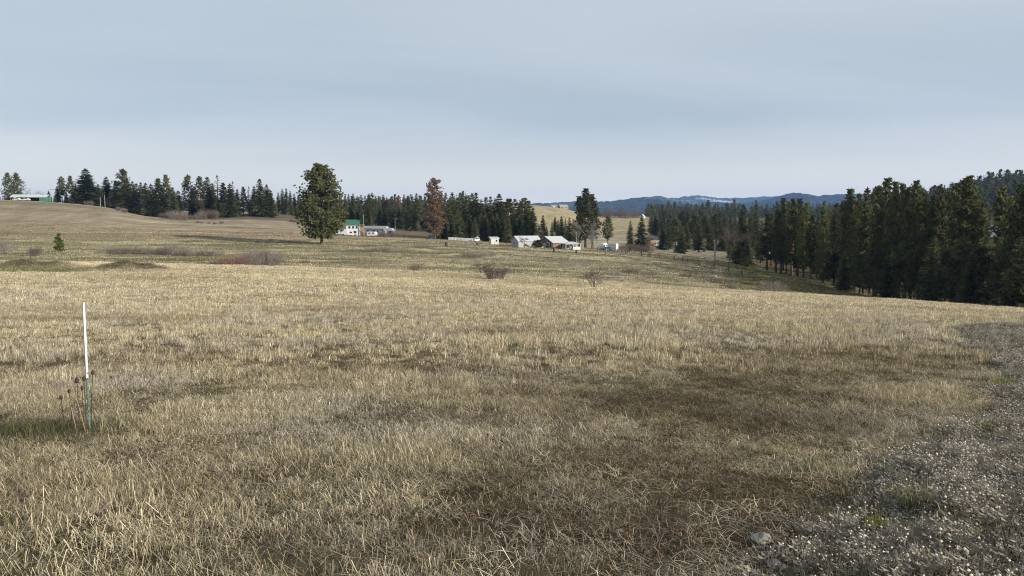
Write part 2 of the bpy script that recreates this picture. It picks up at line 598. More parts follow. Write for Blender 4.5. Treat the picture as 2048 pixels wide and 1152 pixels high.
class MB:
    """collects polygons"""

    def __init__(self):
        self.v = []
        self.f = []
        self.s = []

    def poly(self, pts, s=1.0):
        i = len(self.v)
        self.v += [tuple(p) for p in pts]
        self.f.append(tuple(range(i, i + len(pts))))
        self.s.append(s)

    def box(self, x0, x1, y0, y1, z0, z1):
        i = len(self.v)
        self.v += [(x, y, z) for z in (z0, z1) for y in (y0, y1) for x in (x0, x1)]
        for q in ((0, 2, 3, 1), (4, 5, 7, 6), (0, 1, 5, 4), (2, 6, 7, 3), (0, 4, 6, 2), (1, 3, 7, 5)):
            self.f.append(tuple(i + k for k in q))
            self.s.append(1.0)
        return self

    def hexa(self, p):           # 8 points: bottom 4 ccw, top 4 ccw
        i = len(self.v)
        self.v += [tuple(q) for q in p]
        for q in ((3, 2, 1, 0), (4, 5, 6, 7), (0, 1, 5, 4), (1, 2, 6, 5), (2, 3, 7, 6), (3, 0, 4, 7)):
            self.f.append(tuple(i + k for k in q))
            self.s.append(1.0)
        return self

    def tube(self, pts, radii, n=5, cap=True, s=1.0):
        base = len(self.v)
        m = len(pts)
        up = Vector((0.31, 0.17, 0.93))
        for k in range(m):
            p = Vector(pts[k])
            d = (Vector(pts[min(k + 1, m - 1)]) - Vector(pts[max(k - 1, 0)]))
            if d.length < 1e-9:
                d = Vector((0, 0, 1))
            d.normalize()
            a = d.cross(up)
            if a.length < 1e-3:
                a = d.cross(Vector((1, 0, 0)))
            a.normalize()
            b = d.cross(a)
            for j in range(n):
                an = 2 * math.pi * j / n
                self.v.append(tuple(p + (a * math.cos(an) + b * math.sin(an)) * radii[k]))
        for k in range(m - 1):
            for j in range(n):
                self.f.append((base + k * n + j, base + k * n + (j + 1) % n, base + (k + 1) * n + (j + 1) % n, base + (k + 1) * n + j))
                self.s.append(s)
        if cap:
            self.f.append(tuple(base + (m - 1) * n + j for j in range(n)))
            self.s.append(s)
            self.f.append(tuple(base + j for j in reversed(range(n))))
            self.s.append(s)
        return self

    def lathe(self, prof, n=10, cx=0, cy=0):
        base = len(self.v)
        for (r, z) in prof:
            for j in range(n):
                a = 2 * math.pi * j / n
                self.v.append((cx + r * math.cos(a), cy + r * math.sin(a), z))
        for k in range(len(prof) - 1):
            for j in range(n):
                self.f.append((base + k * n + j, base + k * n + (j + 1) % n, base + (k + 1) * n + (j + 1) % n, base + (k + 1) * n + j))
                self.s.append(1.0)
        return self

    def mesh(self, name, material, smooth=False):
        return mesh_np(name, self.v, self.f, material, smooth, self.s)

    def build(self, name, material, parent=None, smooth=False):
        return link(name, self.mesh(name, material, smooth), parent)


# ================================================================== THE SETTING
# ---- ground sheet
OFF = 14.0
rows = np.concatenate([np.linspace(2.0, 14.6, 14), np.exp(np.linspace(math.log(15.0), math.log(11500.0), 470))]) - OFF
cols = np.linspace(-1.7, 1.7, 380)
cols = np.sign(cols) * (np.abs(cols) * 0.75 + 0.25 * cols ** 2 / 1.7)
YY, AA = np.meshgrid(rows, cols, indexing='ij')
XX = AA * (YY + OFF)
ZZ = H(XX, YY)
nr, nc = XX.shape
V = np.stack([XX, YY, ZZ], -1).reshape(-1, 3)
ii = np.arange(nr * nc).reshape(nr, nc)
Q = np.stack([ii[:-1, :-1], ii[:-1, 1:], ii[1:, 1:], ii[1:, :-1]], -1).reshape(-1, 4)
gm = mesh_np('ground', V, Q, ground_mat('dry_meadow_ground'), smooth=True)
ca = gm.color_attributes.new('Col', 'FLOAT_COLOR', 'POINT')
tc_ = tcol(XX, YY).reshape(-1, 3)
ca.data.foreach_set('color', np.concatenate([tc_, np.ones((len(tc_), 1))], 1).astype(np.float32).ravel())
ground = link('ground', gm)
tag(ground, kind='structure')

# ---- gravelly pad at the right foreground
xs = np.arange(0.3, 30, 0.13)
ys = np.arange(-1.0, 26, 0.13)
PX, PY = np.meshgrid(xs, ys)
sd = sdist(PX, PY, PAD) + 0.5 * (fbm(PX / 0.7, PY / 0.7, 3) - 0.5)
PZ = H(PX, PY) + np.clip(sd * 0.12, -0.05, 0.09) + 0.05 * (fbm(PX / 0.35 + 3, PY / 0.35, 3) - 0.5)
ok = sd > -0.2
idx = -np.ones(PX.shape, int)
idx[ok] = np.arange(ok.sum())
q = np.stack([idx[:-1, :-1], idx[:-1, 1:], idx[1:, 1:], idx[1:, :-1]], -1).reshape(-1, 4)
q = q[(q >= 0).all(1)]
pm = mesh_np('gravel_pad', np.stack([PX[ok], PY[ok], PZ[ok]], -1), q, ground_mat('weathered_gravel'), smooth=True)
ca = pm.color_attributes.new('Col', 'FLOAT_COLOR', 'POINT')
pn = fbm(PX[ok] / 0.9, PY[ok] / 0.9 + 6, 4)
pc = mix(np.ones((ok.sum(), 3)) * np.array([0.155, 0.14, 0.11]), (0.10, 0.095, 0.055), np.clip((pn - 0.42) * 4, 0, 1))
ca.data.foreach_set('color', np.concatenate([pc, np.ones((len(pc), 1))], 1).astype(np.float32).ravel())
tag(link('gravel_pad', pm), kind='structure')


def pad_z(X, Y):
    s = sdist(X, Y, PAD)
    return H(X, Y) + np.clip(s * 0.12, 0, 0.09) * (s > 0)


# ---- far wooded mountains
def mountain(name, ridge, dist, depth, colr, snow, seed):
    """ridge: list of (px, py) of the skyline; a real ridge with near slope and back slope"""
    pxs = np.linspace(ridge[0][0], ridge[-1][0], 420)
    pys = pchip([r[0] for r in ridge], np.array([[r[1]] for r in ridge], float), pxs)[:, 0]
    prof = np.linspace(-1, 0.5, 46)
    Vv = []
    sn = []
    base = -40.0
    for k, t in enumerate(prof):
        Y = dist + t * depth
        X = (pxs - CX) / F / 1.004 * (dist + 0.25 * t * depth)
        ztop = CAMZ + tan_of(pys) * dist
        sl = (1 - np.abs(t) ** 1.3) if t < 0 else (1 - (t / 0.5) ** 1.5)
        nz_ = fbm(X / 900 + seed, np.full_like(X, Y / 900), 5, 0.55) - 0.5
        jag = (vnoise(X / 26 + seed, np.full_like(X, Y / 40)) - 0.3) * 20
        z = base + (ztop - base) * sl + nz_ * 260 * (1 - sl) * (sl > 0) * min(1, abs(t) * 4) + jag * (sl > 0.2)
        Vv.append(np.stack([X, np.full_like(X, Y), z], -1))
        s = np.clip((fbm(X / 420 + seed * 2, np.full_like(X, Y / 700), 4) - 0.56) * 9, 0, 1) * snow * sstep(0.55, 0.9, np.full_like(X, sl))
        sn.append(s)
    Vv = np.array(Vv)
    nr, nc = Vv.shape[:2]
    ii = np.arange(nr * nc).reshape(nr, nc)
    Q = np.stack([ii[:-1, :-1], ii[:-1, 1:], ii[1:, 1:], ii[1:, :-1]], -1).reshape(-1, 4)
    m = ground_mat(name + '_forest')
    me = mesh_np(name, Vv.reshape(-1, 3), Q, m, smooth=False)
    c = mix(np.ones((nr * nc, 3)) * np.array(colr), (0.75, 0.77, 0.8), np.array(sn).reshape(-1))
    ca = me.color_attributes.new('Col', 'FLOAT_COLOR', 'POINT')
    ca.data.foreach_set('color', np.concatenate([c, np.ones((len(c), 1))], 1).astype(np.float32).ravel())
    o = link(name, me)
    tag(o, kind='structure')
    return o


mountain('far_mountain', [(850, 416), (1000, 411), (1080, 408), (1200, 404), (1310, 400), (1345, 397), (1390, 392), (1440, 397), (1490, 396), (1530, 394), (1580, 393), (1700, 392), (1800, 396), (2000, 400), (2300, 404)], 9800, 2400, (0.035, 0.05, 0.035), 0.75, 3.0)
mountain('wooded_mountain', [(800, 425), (980, 418), (1060, 410), (1110, 407), (1170, 404), (1215, 404), (1250, 400), (1310, 394), (1335, 398), (1370, 404), (1430, 406), (1480, 407), (1530, 401), (1560, 392), (1585, 387), (1612, 395), (1650, 392), (1700, 389), (1760, 392), (1850, 396), (2050, 400), (2300, 404)], 6300, 2300, (0.03, 0.045, 0.028), 0.12, 8.0)

# ================================================================== GRASS (uncountable)
GRASS = tint_mat('dry_grass_blades', 0.3)


def tuft(seed, n, spread, h0, h1, width, lean, curl, headp=0.0, headsize=0.006):
    r = np.random.default_rng(seed)
    m = MB()
    for k in range(n):
        a = r.random() * 2 * math.pi
        rad = spread * math.sqrt(r.random())
        x, y = rad * math.cos(a), rad * math.sin(a)
        h = h0 + (h1 - h0) * r.random() ** 1.3
        la = a + r.normal(0, 1.1)
        le = abs(r.normal(lean, lean * 0.6))
        ca_, sa_ = math.cos(la), math.sin(la)
        fa = r.random() * math.pi
        wx, wy = math.cos(fa) * width * 0.5, math.sin(fa) * width * 0.5
        cu = curl * (0.4 + r.random())
        s = float(np.clip(0.35 + r.gamma(2.0, 0.36), 0.3, 2.4))
        p0 = (x, y, -0.03)
        p1 = (x + ca_ * le * h * 0.5, y + sa_ * le * h * 0.5, h * 0.55)
        up = max(h * (1.0 - cu * 0.6), h * 0.15)
        p2 = (x + ca_ * h * (le + cu * 0.6), y + sa_ * h * (le + cu * 0.6), up)
        m.poly([(p0[0] - wx, p0[1] - wy, p0[2]), (p0[0] + wx, p0[1] + wy, p0[2]), (p1[0] + wx * .8, p1[1] + wy * .8, p1[2]), (p1[0] - wx * .8, p1[1] - wy * .8, p1[2])], s)
        m.poly([(p1[0] - wx * .8, p1[1] - wy * .8, p1[2]), (p1[0] + wx * .8, p1[1] + wy * .8, p1[2]), p2], s)
    return m


def litter(seed, n, spread, length, width):
    """fallen blades lying on the ground"""
    r = np.random.default_rng(seed)
    m = MB()
    for k in range(n):
        a = r.random() * 6.283
        rad = spread * math.sqrt(r.random())
        x, y = rad * math.cos(a), rad * math.sin(a)
        b = r.random() * 6.283
        ln = length * (0.4 + 0.8 * r.random())
        dx, dy = math.cos(b) * ln, math.sin(b) * ln
        z0 = 0.005 + 0.04 * r.random()
        z1 = 0.01 + 0.07 * r.random()
        wx, wy = -math.sin(b) * width * 0.5, math.cos(b) * width * 0.5
        s = float(np.clip(r.normal(0.95, 0.3), 0.3, 1.6))
        m.poly([(x - wx, y - wy, z0), (x + wx, y + wy, z0), (x + dx * .5 + wx, y + dy * .5 + wy, z1 + .01), (x + dx * .5 - wx, y + dy * .5 - wy, z1 + .01)], s)
        m.poly([(x + dx * .5 - wx, y + dy * .5 - wy, z1 + .01), (x + dx * .5 + wx, y + dy * .5 + wy, z1 + .01), (x + dx, y + dy, z0)], s)
    return m


def scatter(name, P, rot, scl, idx, tint, meshes, label, cat, material):
    """one 'stuff' object: points carrying instances of small meshes"""
    me = bpy.data.meshes.new(name)
    me.from_pydata(P.tolist(), [], [])
    for an, ty, dat in (('rot', 'FLOAT_VECTOR', rot), ('scl', 'FLOAT_VECTOR', scl), ('tint', 'FLOAT_VECTOR', tint)):
        a = me.attributes.new(an, ty, 'POINT')
        a.data.foreach_set('vector', np.asarray(dat, np.float32).ravel())
    a = me.attributes.new('idx', 'INT', 'POINT')
    a.data.foreach_set('value', np.asarray(idx, np.int32))
    o = link(name, me)
    g = bpy.data.node_groups.new(name + '_scatter', 'GeometryNodeTree')
    g.interface.new_socket('Geometry', in_out='INPUT', socket_type='NodeSocketGeometry')
    g.interface.new_socket('Geometry', in_out='OUTPUT', socket_type='NodeSocketGeometry')
    gi = g.nodes.new('NodeGroupInput')
    go = g.nodes.new('NodeGroupOutput')
    iop = g.nodes.new('GeometryNodeInstanceOnPoints')
    g2i = g.nodes.new('GeometryNodeGeometryToInstance')
    srcs = []
    for k, mm in enumerate(meshes):
        so = bpy.data.objects.new(name + '_piece', mm)
        srcs.append(so)
    for so in reversed(srcs):
        oi = g.nodes.new('GeometryNodeObjectInfo')
        oi.inputs['Object'].default_value = so
        g.links.new(oi.outputs['Geometry'], g2i.inputs[0])
    g.links.new(gi.outputs[0], iop.inputs['Points'])
    g.links.new(g2i.outputs[0], iop.inputs['Instance'])
    iop.inputs['Pick Instance'].default_value = True

    def named(nm, ty):
        n_ = g.nodes.new('GeometryNodeInputNamedAttribute')
        n_.data_type = ty
        n_.inputs['Name'].default_value = nm
        return n_.outputs['Attribute']
    g.links.new(named('idx', 'INT'), iop.inputs['Instance Index'])
    e2r = g.nodes.new('FunctionNodeEulerToRotation')
    g.links.new(named('rot', 'FLOAT_VECTOR'), e2r.inputs[0])
    g.links.new(e2r.outputs[0], iop.inputs['Rotation'])
    g.links.new(named('scl', 'FLOAT_VECTOR'), iop.inputs['Scale'])
    g.links.new(iop.outputs[0], go.inputs[0])
    md = o.modifiers.new('scatter', 'NODES')
    md.node_group = g
    tag(o, label, cat, kind='stuff')
    return o


def pts_wedge(Y0, Y1, dens, amax=0.80, pad=1.8):
    area = (amax * (Y1 ** 2 - Y0 ** 2)) + 2 * pad * (Y1 - Y0)
    n = int(area * dens)
    Y = np.sqrt(RNG.random(n) * (Y1 ** 2 - Y0 ** 2) + Y0 ** 2)
    X = (RNG.random(n) * 2 - 1) * (amax * Y + pad)
    return X, Y


def near_tint(X, Y):
    n = len(X)
    n1 = fbm(X / 1.9 + 2, Y / 1.9, 3)
    n2 = fbm(X / 6 + 20, Y / 5, 3)
    c = np.ones((n, 3)) * np.array([0.478, 0.41, 0.278])
    c = mix(c, (0.435, 0.38, 0.295), np.clip((n1 - 0.40) * 3.5, 0, 1))       # bleached grey
    c = mix(c, (0.27, 0.215, 0.135), np.clip((0.45 - n2) * 4, 0, 1) * 0.8)   # brown
    c = mix(c, (0.22, 0.19, 0.085), (RNG.random(n) < 0.10 + 0.25 * np.clip(n2 - 0.5, 0, 1)) * 0.75)   # a little green
    c = mix(c, (0.125, 0.085, 0.056), bare(X, Y) * sstep(45, 22, Y) * (0.35 + 0.65 * RNG.random(n)))
    dg = np.exp(-((X - DARKG_C[0]) / 0.75) ** 2 - ((Y - DARKG_C[1]) / 0.5) ** 2)
    c = mix(c, (0.075, 0.08, 0.035), np.clip(dg * 1.6, 0, 1) * 0.9)
    c = mix(c, tcol(X, Y) * 1.4, sstep(34, 60, Y))
    c = c * (0.62 + 0.76 * RNG.random((n, 1)))
    return c


def field_scatter(name, Y0, Y1, dens, meshes, smin, smax, label, fin=None, fout=None, thin=True):
    X, Y = pts_wedge(Y0, Y1, dens)
    k = np.ones(len(X), bool)
    if fin:
        k &= RNG.random(len(X)) < sstep(fin[0], fin[1], Y)
    if fout:
        k &= RNG.random(len(X)) < sstep(fout[1], fout[0], Y)
    b = bare(X, Y) * sstep(45, 22, Y)
    if thin:
        k &= RNG.random(len(X)) > b * 0.86
        nn = fbm(X / 0.75 + 8, Y / 0.75 + 1, 3)
        k &= RNG.random(len(X)) < np.clip(0.30 + 0.4 * sstep(10, 22, Y) + (nn - 0.40) * 4.0, 0.12, 1)
    k &= sdist(X, Y, PAD) + 0.45 * (fbm(X / 0.5, Y / 0.5, 2) - 0.5) < 0.05
    X, Y, b = X[k], Y[k], b[k]
    n = len(X)
    P = np.stack([X, Y, H(X, Y)], -1)
    rot = np.stack([RNG.normal(0, 0.10, n), RNG.normal(0, 0.10, n), RNG.random(n) * 6.283], -1)
    hn = fbm(X / 1.5 + 5, Y / 1.3 + 9, 4)
    s = smin + (smax - smin) * RNG.random(n)
    hs = s * (1 - 0.62 * b) * (0.5 + 1.0 * np.clip((hn - 0.32) * 2.6, 0, 1))
    hs = hs * (1 + 0.9 * np.exp(-((X - DARKG_C[0]) / 0.8) ** 2 - ((Y - DARKG_C[1]) / 0.5) ** 2))
    scl = np.stack([s, s, hs], -1)
    return scatter(name, P, rot, scl, RNG.integers(0, len(meshes), n), near_tint(X, Y), meshes, label, 'grass', GRASS)


near_m = [tuft(100 + k, 34, 0.075, 0.03, 0.125, 0.0022, 0.42, 0.75).mesh('grass_tuft', GRASS) for k in range(6)]
near_m += [tuft(120 + k, 14, 0.05, 0.07, 0.19, 0.0022, 0.2, 0.35).mesh('grass_tuft', GRASS) for k in range(3)]
lit_m = [litter(140 + k, 34, 0.16, 0.14, 0.003).mesh('grass_litter', GRASS) for k in range(5)]
mid_m = [tuft(160 + k, 38, 0.13, 0.04, 0.15, 0.0052, 0.36, 0.6).mesh('grass_tuft', GRASS) for k in range(6)]
mid_m += [tuft(170 + k, 18, 0.09, 0.08, 0.21, 0.005, 0.14, 0.2).mesh('grass_tuft', GRASS) for k in range(2)]
far_m = [tuft(180 + k, 60, 0.36, 0.05, 0.17, 0.014, 0.2, 0.35).mesh('grass_clump', GRASS) for k in range(5)]
val_m = [tuft(190 + k, 44, 0.9, 0.15, 0.42, 0.06, 0.25, 0.4).mesh('grass_clump', GRASS) for k in range(5)]

field_scatter('field_grass', 2.4, 17, 185, near_m, 0.6, 1.05, 'pale dry grass standing and leaning in the near field', fout=(8, 17))
field_scatter('field_grass', 8, 44, 46, mid_m, 0.75, 1.15, 'pale dry grass in the middle of the near field', fin=(8, 17), fout=(30, 44))
field_scatter('field_grass', 30, 97, 6.5, far_m, 0.8, 1.15, 'dry grass towards the crest of the near field', fin=(30, 42), thin=False)
field_scatter('fallen_grass', 2.4, 16, 70, lit_m, 0.7, 1.2, 'bleached fallen grass blades matted on the soil', fout=(6, 16), thin=False)

# low brown and olive mat of old leaves and moss between the tufts
mat_m = [tuft(350 + k, 36, 0.11, 0.008, 0.05, 0.0045, 0.7, 0.8).mesh('thatch', GRASS) for k in range(4)]
X, Y = pts_wedge(2.4, 22, 95)
k = (RNG.random(len(X)) < sstep(22, 7, Y)) & (sdist(X, Y, PAD) < 0.15)
X, Y = X[k], Y[k]
n = len(X)
s = RNG.uniform(0.7, 1.4, n)
mo = fbm(X / 1.3 + 60, Y / 1.3, 3)
tn = mix(np.ones((n, 3)) * np.array([0.125, 0.088, 0.056]), (0.115, 0.10, 0.05), np.clip((mo - 0.45) * 5, 0, 1) * 0.8) * RNG.uniform(0.5, 1.4, (n, 1))
scatter('thatch', np.stack([X, Y, H(X, Y)], -1), np.stack([np.zeros(n), np.zeros(n), RNG.random(n) * 6.283], -1),
        np.stack([s, s, s], -1), RNG.integers(0, 4, n), tn, mat_m, 'brown and olive mat of old leaves and moss between the tufts', 'thatch', GRASS)

# taller dry stalks standing out of the near grass here and there
sk_m = [tuft(370 + k, 5, 0.04, 0.18, 0.36, 0.0024, 0.22, 0.25).mesh('dry_stalk', GRASS) for k in range(4)]
X, Y = pts_wedge(3.0, 30, 3.2)
k = (fbm(X / 1.2 + 33, Y / 1.2 + 3, 3) > 0.5) & (sdist(X, Y, PAD) < 0.1) & (bare(X, Y) < 0.5)
X, Y = X[k], Y[k]
n = len(X)
s = RNG.uniform(0.6, 1.15, n)
scatter('dry_stalks', np.stack([X, Y, H(X, Y)], -1), np.stack([RNG.normal(0, .15, n), RNG.normal(0, .15, n), RNG.random(n) * 6.283], -1),
        np.stack([s, s, s], -1), RNG.integers(0, 4, n), np.array([0.40, 0.32, 0.21]) * RNG.uniform(0.4, 1.3, (n, 1)), sk_m, 'scattered taller dry stalks standing above the near grass', 'dry stalks', GRASS)

# valley, hillside
X, Y = pts_wedge(104, 330, 0.34, 0.78)
k = (np.abs(X / Y) < 0.78)
X, Y = X[k], Y[k]
n = len(X)
s = (0.7 + 0.7 * RNG.random(n)) * (0.7 + 0.7 * fbm(X / 9, Y / 7, 3))
scatter('valley_grass', np.stack([X, Y, H(X, Y)], -1), np.stack([np.zeros(n), np.zeros(n), RNG.random(n) * 6.283], -1),
        np.stack([s, s, s * (0.45 + 0.5 * RNG.random(n))], -1), RNG.integers(0, 5, n), tcol(X, Y) * (0.75 + 0.4 * RNG.random((n, 1))), val_m,
        'rough grass covering the valley beyond the near field', 'grass', GRASS)

# ---- gravel pad: stones and dry weeds with pale heads
STONE = tint_mat('pad_stone', 0.0)


def stone_mesh(seed, sub=1):
    r = random.Random(seed)
    import bmesh
    bm = bmesh.new()
    bmesh.ops.create_icosphere(bm, subdivisions=sub, radius=1.0)
    for v in bm.verts:
        v.co *= 0.8 + 0.4 * r.random()
        v.co.z *= 0.6
        v.co.x *= 1.15
    me = bpy.data.meshes.new('stone')
    bm.to_mesh(me)
    bm.free()
    me.materials.append(STONE)
    a = me.attributes.new('shade', 'FLOAT', 'FACE')
    a.data.foreach_set('value', np.ones(len(me.polygons), np.float32))
    return me


def weed_mesh(seed, n, h, spread, headr):
    """wiry grey stems, each with a pale fluffy seed head"""
    r = np.random.default_rng(seed)
    m = MB()
    for k in range(n):
        a = r.random() * 6.283
        x, y = spread * r.random() * math.cos(a), spread * r.random() * math.sin(a)
        hh = h * (0.5 + 0.7 * r.random())
        la = r.random() * 6.283
        le = 0.35 * r.random()
        tx, ty = x + math.cos(la) * le * hh, y + math.sin(la) * le * hh
        wdt = 0.0017
        m.poly([(x - wdt, y, -0.01), (x + wdt, y, -0.01), (tx, ty, hh)], 0.72)
        m.poly([(x, y - wdt, -0.01), (x, y + wdt, -0.01), (tx, ty, hh)], 0.72)
        for j in range(2):   # side leaf
            b = r.random() * 6.283
            zz = hh * r.random() * 0.7
            m.poly([(x, y, zz), (x + 0.03 * math.cos(b), y + 0.03 * math.sin(b), zz + 0.015), (x + 0.022 * math.cos(b + .5), y + 0.022 * math.sin(b + .5), zz + 0.004)], 0.6)
        if r.random() < 0.42:
            q = headr * (0.6 + 0.7 * r.random())
            s = 1.0 + 0.5 * r.random()
            ring = [(tx + q * math.cos(t), ty + q * math.sin(t), hh) for t in np.linspace(0, 6.283, 6)[:-1]]
            for j in range(5):
                m.poly([ring[j], ring[(j + 1) % 5], (tx, ty, hh + q)], s)
                m.poly([ring[(j + 1) % 5], ring[j], (tx, ty, hh - q)], s)
    return m


st_m = [stone_mesh(k) for k in range(5)]
X = np.concatenate([RNG.uniform(0.8, 19, 90000), RNG.uniform(0.8, 6.5, 45000)])
Y = np.concatenate([RNG.uniform(2.0, 25, 90000), RNG.uniform(2.2, 8, 45000)])
k = (sdist(X, Y, PAD) > -0.12) & (X < 0.90 * Y + 2.5)
X, Y = X[k], Y[k]
n = len(X)
s = 0.005 + 0.010 * RNG.random(n) ** 3
g0 = RNG.uniform(0.09, 0.36, (n, 1))
scatter('gravel', np.stack([X, Y, pad_z(X, Y) + 0.003], -1), RNG.random((n, 3)) * 0.8 + np.array([0, 0, 1]) * RNG.random((n, 1)) * 6,
        np.stack([s, s, s], -1), RNG.integers(0, 5, n), g0 * np.array([1.0, 0.93, 0.80]), st_m, 'small grey stones strewn over the weathered pad', 'gravel', STONE)

wd_m = [weed_mesh(300 + k, 11, 0.09, 0.08, 0.0036 + 0.0006 * k).mesh('weed', GRASS) for k in range(6)]
X = RNG.uniform(0.8, 19, 62000)
Y = RNG.uniform(2.2, 25, 62000)
k = (sdist(X, Y, PAD) + 0.5 * (fbm(X / 0.6, Y / 0.6, 2) - 0.5) > 0.03) & (X < 0.90 * Y + 2.5)
pn = fbm(X / 1.1 + 6, Y / 1.1 + 2, 3)
k &= RNG.random(len(X)) < np.clip((pn - 0.36) * 5, 0.28, 1)
X, Y = X[k], Y[k]
n = len(X)
s = RNG.uniform(0.6, 1.25, n)
scatter('dry_weeds', np.stack([X, Y, pad_z(X, Y)], -1), np.stack([RNG.normal(0, .1, n), RNG.normal(0, .1, n), RNG.random(n) * 6.283], -1),
        np.stack([s, s, s], -1), RNG.integers(0, 6, n), np.array([0.53, 0.475, 0.39]) * RNG.uniform(0.45, 1.35, (n, 1)), wd_m,
        'low wiry dry weeds with pale seed heads on the pad', 'weeds', GRASS)
mo_m = [tuft(330 + k, 40, 0.10, 0.015, 0.06, 0.004, 0.5, 0.5).mesh('moss_tuft', GRASS) for k in range(4)]
X = RNG.uniform(0.8, 19, 22000)
Y = RNG.uniform(2.2, 25, 22000)
k = (sdist(X, Y, PAD) > -0.1) & (X < 0.90 * Y + 2.5) & (fbm(X / 0.8, Y / 0.8 + 40, 3) > 0.54)
X, Y = X[k], Y[k]
n = len(X)
s = RNG.uniform(0.7, 1.4, n)
scatter('ground_cover', np.stack([X, Y, pad_z(X, Y)], -1), np.stack([np.zeros(n), np.zeros(n), RNG.random(n) * 6.283], -1),
        np.stack([s, s, s], -1), RNG.integers(0, 4, n), np.array([0.175, 0.15, 0.085]) * RNG.uniform(0.7, 1.3, (n, 1)), mo_m,
        'low olive ground cover between the weeds on the pad', 'ground cover', GRASS)

# ================================================================== TREES
BARK_P = mat('pine_bark', (0.115, 0.075, 0.05), 0.95, 0.35, 5.0, 0.6)
BARK_F = mat('fir_bark', (0.07, 0.058, 0.045), 0.95, 0.3, 5.0, 0.6)
BARK_G = mat('bare_grey_bark', (0.20, 0.18, 0.155), 0.95, 0.25, 3.0)
BARK_B = mat('bare_brown_bark', (0.135, 0.105, 0.085), 0.95, 0.25, 3.0)
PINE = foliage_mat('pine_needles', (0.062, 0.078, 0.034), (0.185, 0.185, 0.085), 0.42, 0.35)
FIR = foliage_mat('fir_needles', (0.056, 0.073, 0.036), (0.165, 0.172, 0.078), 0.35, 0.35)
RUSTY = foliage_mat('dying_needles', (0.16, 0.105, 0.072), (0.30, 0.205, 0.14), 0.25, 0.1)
SUNNY = foliage_mat('sun_tinted_pine_needles', (0.07, 0.082, 0.028), (0.20, 0.205, 0.075), 0.35, 0.25)  # lighter, yellower copy of the pine needles, sunlight put into the colour
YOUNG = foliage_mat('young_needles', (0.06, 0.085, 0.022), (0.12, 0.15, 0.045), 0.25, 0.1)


def burst(m, c, r, n, rnd, s, up=0.25):
    """clump of needles: thin triangles radiating from c"""
    for _ in range(n):
        d = Vector((rnd.gauss(0, 1), rnd.gauss(0, 1), rnd.gauss(up, 0.75))).normalized()
        side = d.cross(Vector((rnd.gauss(0, 1), rnd.gauss(0, 1), rnd.gauss(0, 1)))).normalized() * r * (0.24 + 0.16 * rnd.random())
        ln = r * (0.65 + 0.6 * rnd.random())
        b = c - d * r * 0.15
        m.poly([b - side, b + side, b + d * ln], max(0, min(1, s + rnd.gauss(0, 0.15))))


def pine_proto(seed, Hh, R, z0, nlimb, nb, br, mat_leaf, top=0.35, irregular=0.35, dens=1.0, wide=0.22, pw=1.7):
    rnd = random.Random(seed)
    tr = MB()
    bend = [(rnd.gauss(0, 0.012) * Hh, rnd.gauss(0, 0.012) * Hh) for _ in range(7)]
    bend[0] = (0, 0)
    pts = [(bend[k][0] * k / 6, bend[k][1] * k / 6, Hh * 0.97 * k / 6) for k in range(7)]
    r0 = Hh * 0.0155
    tr.tube(pts, [r0 * 1.25, r0, r0 * .85, r0 * .66, r0 * .46, r0 * .26, r0 * .06], 8)
    m = MB()
    for k in range(nlimb):
        t = ((k + rnd.random()) / nlimb)
        z = Hh * (z0 + (0.985 - z0) * t)
        # crown radius profile: widest a third up, rounded top
        pr = (min(1, 0.55 + t / wide * 0.45) if t < wide else max(0.0, 1 - ((t - wide) / (1.02 - wide)) ** pw) ** 0.8)
        ln = R * (pr * (1 - irregular * rnd.random()) + 0.05)
        a = rnd.random() * 6.283
        el = -0.18 + 0.75 * t + rnd.gauss(0, 0.12)
        d = Vector((math.cos(a), math.sin(a), math.tan(el)))
        bx = pts[0]
        f = z / (Hh * 0.97) * 6
        i0 = min(5, int(f))
        ff = min(1, f - i0)
        p0 = Vector(pts[i0]).lerp(Vector(pts[i0 + 1]), ff)
        end = p0 + d * ln + Vector((0, 0, ln * 0.12))
        midp = p0.lerp(end, 0.5) + Vector((0, 0, -0.05 * ln))
        tr.tube([p0, midp, end], [r0 * 0.26 * (1 - t * .6), r0 * 0.16 * (1 - t * .6), r0 * 0.04], 4, cap=False)
        n_c = max(2, int(nb * dens * (0.35 + ln / R)))
        for j in range(n_c):
            q = 0.28 + 0.72 * ((j + rnd.random()) / n_c) ** 0.75
            gx, gy, gz = (max(-1.3, min(1.3, rnd.gauss(0, 1))) for _ in range(3))
            c = p0.lerp(end, q) + Vector((gx, gy, 0.2 + 0.7 * gz)) * (0.095 * ln + 0.25 * br) * (0.5 + q)
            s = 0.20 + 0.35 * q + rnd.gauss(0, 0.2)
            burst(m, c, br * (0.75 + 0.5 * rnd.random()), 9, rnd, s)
    for j in range(int(7 * dens) + 3):
        burst(m, Vector(pts[-1]) + Vector((rnd.gauss(0, .4 * br), rnd.gauss(0, .4 * br), rnd.uniform(-1.2, 0.5) * br)), br * 0.8, 9, rnd, 0.6)
    return dict(H=Hh, trunk=tr.mesh('trunk', BARK_P, True), crown=m.mesh('crown', mat_leaf))


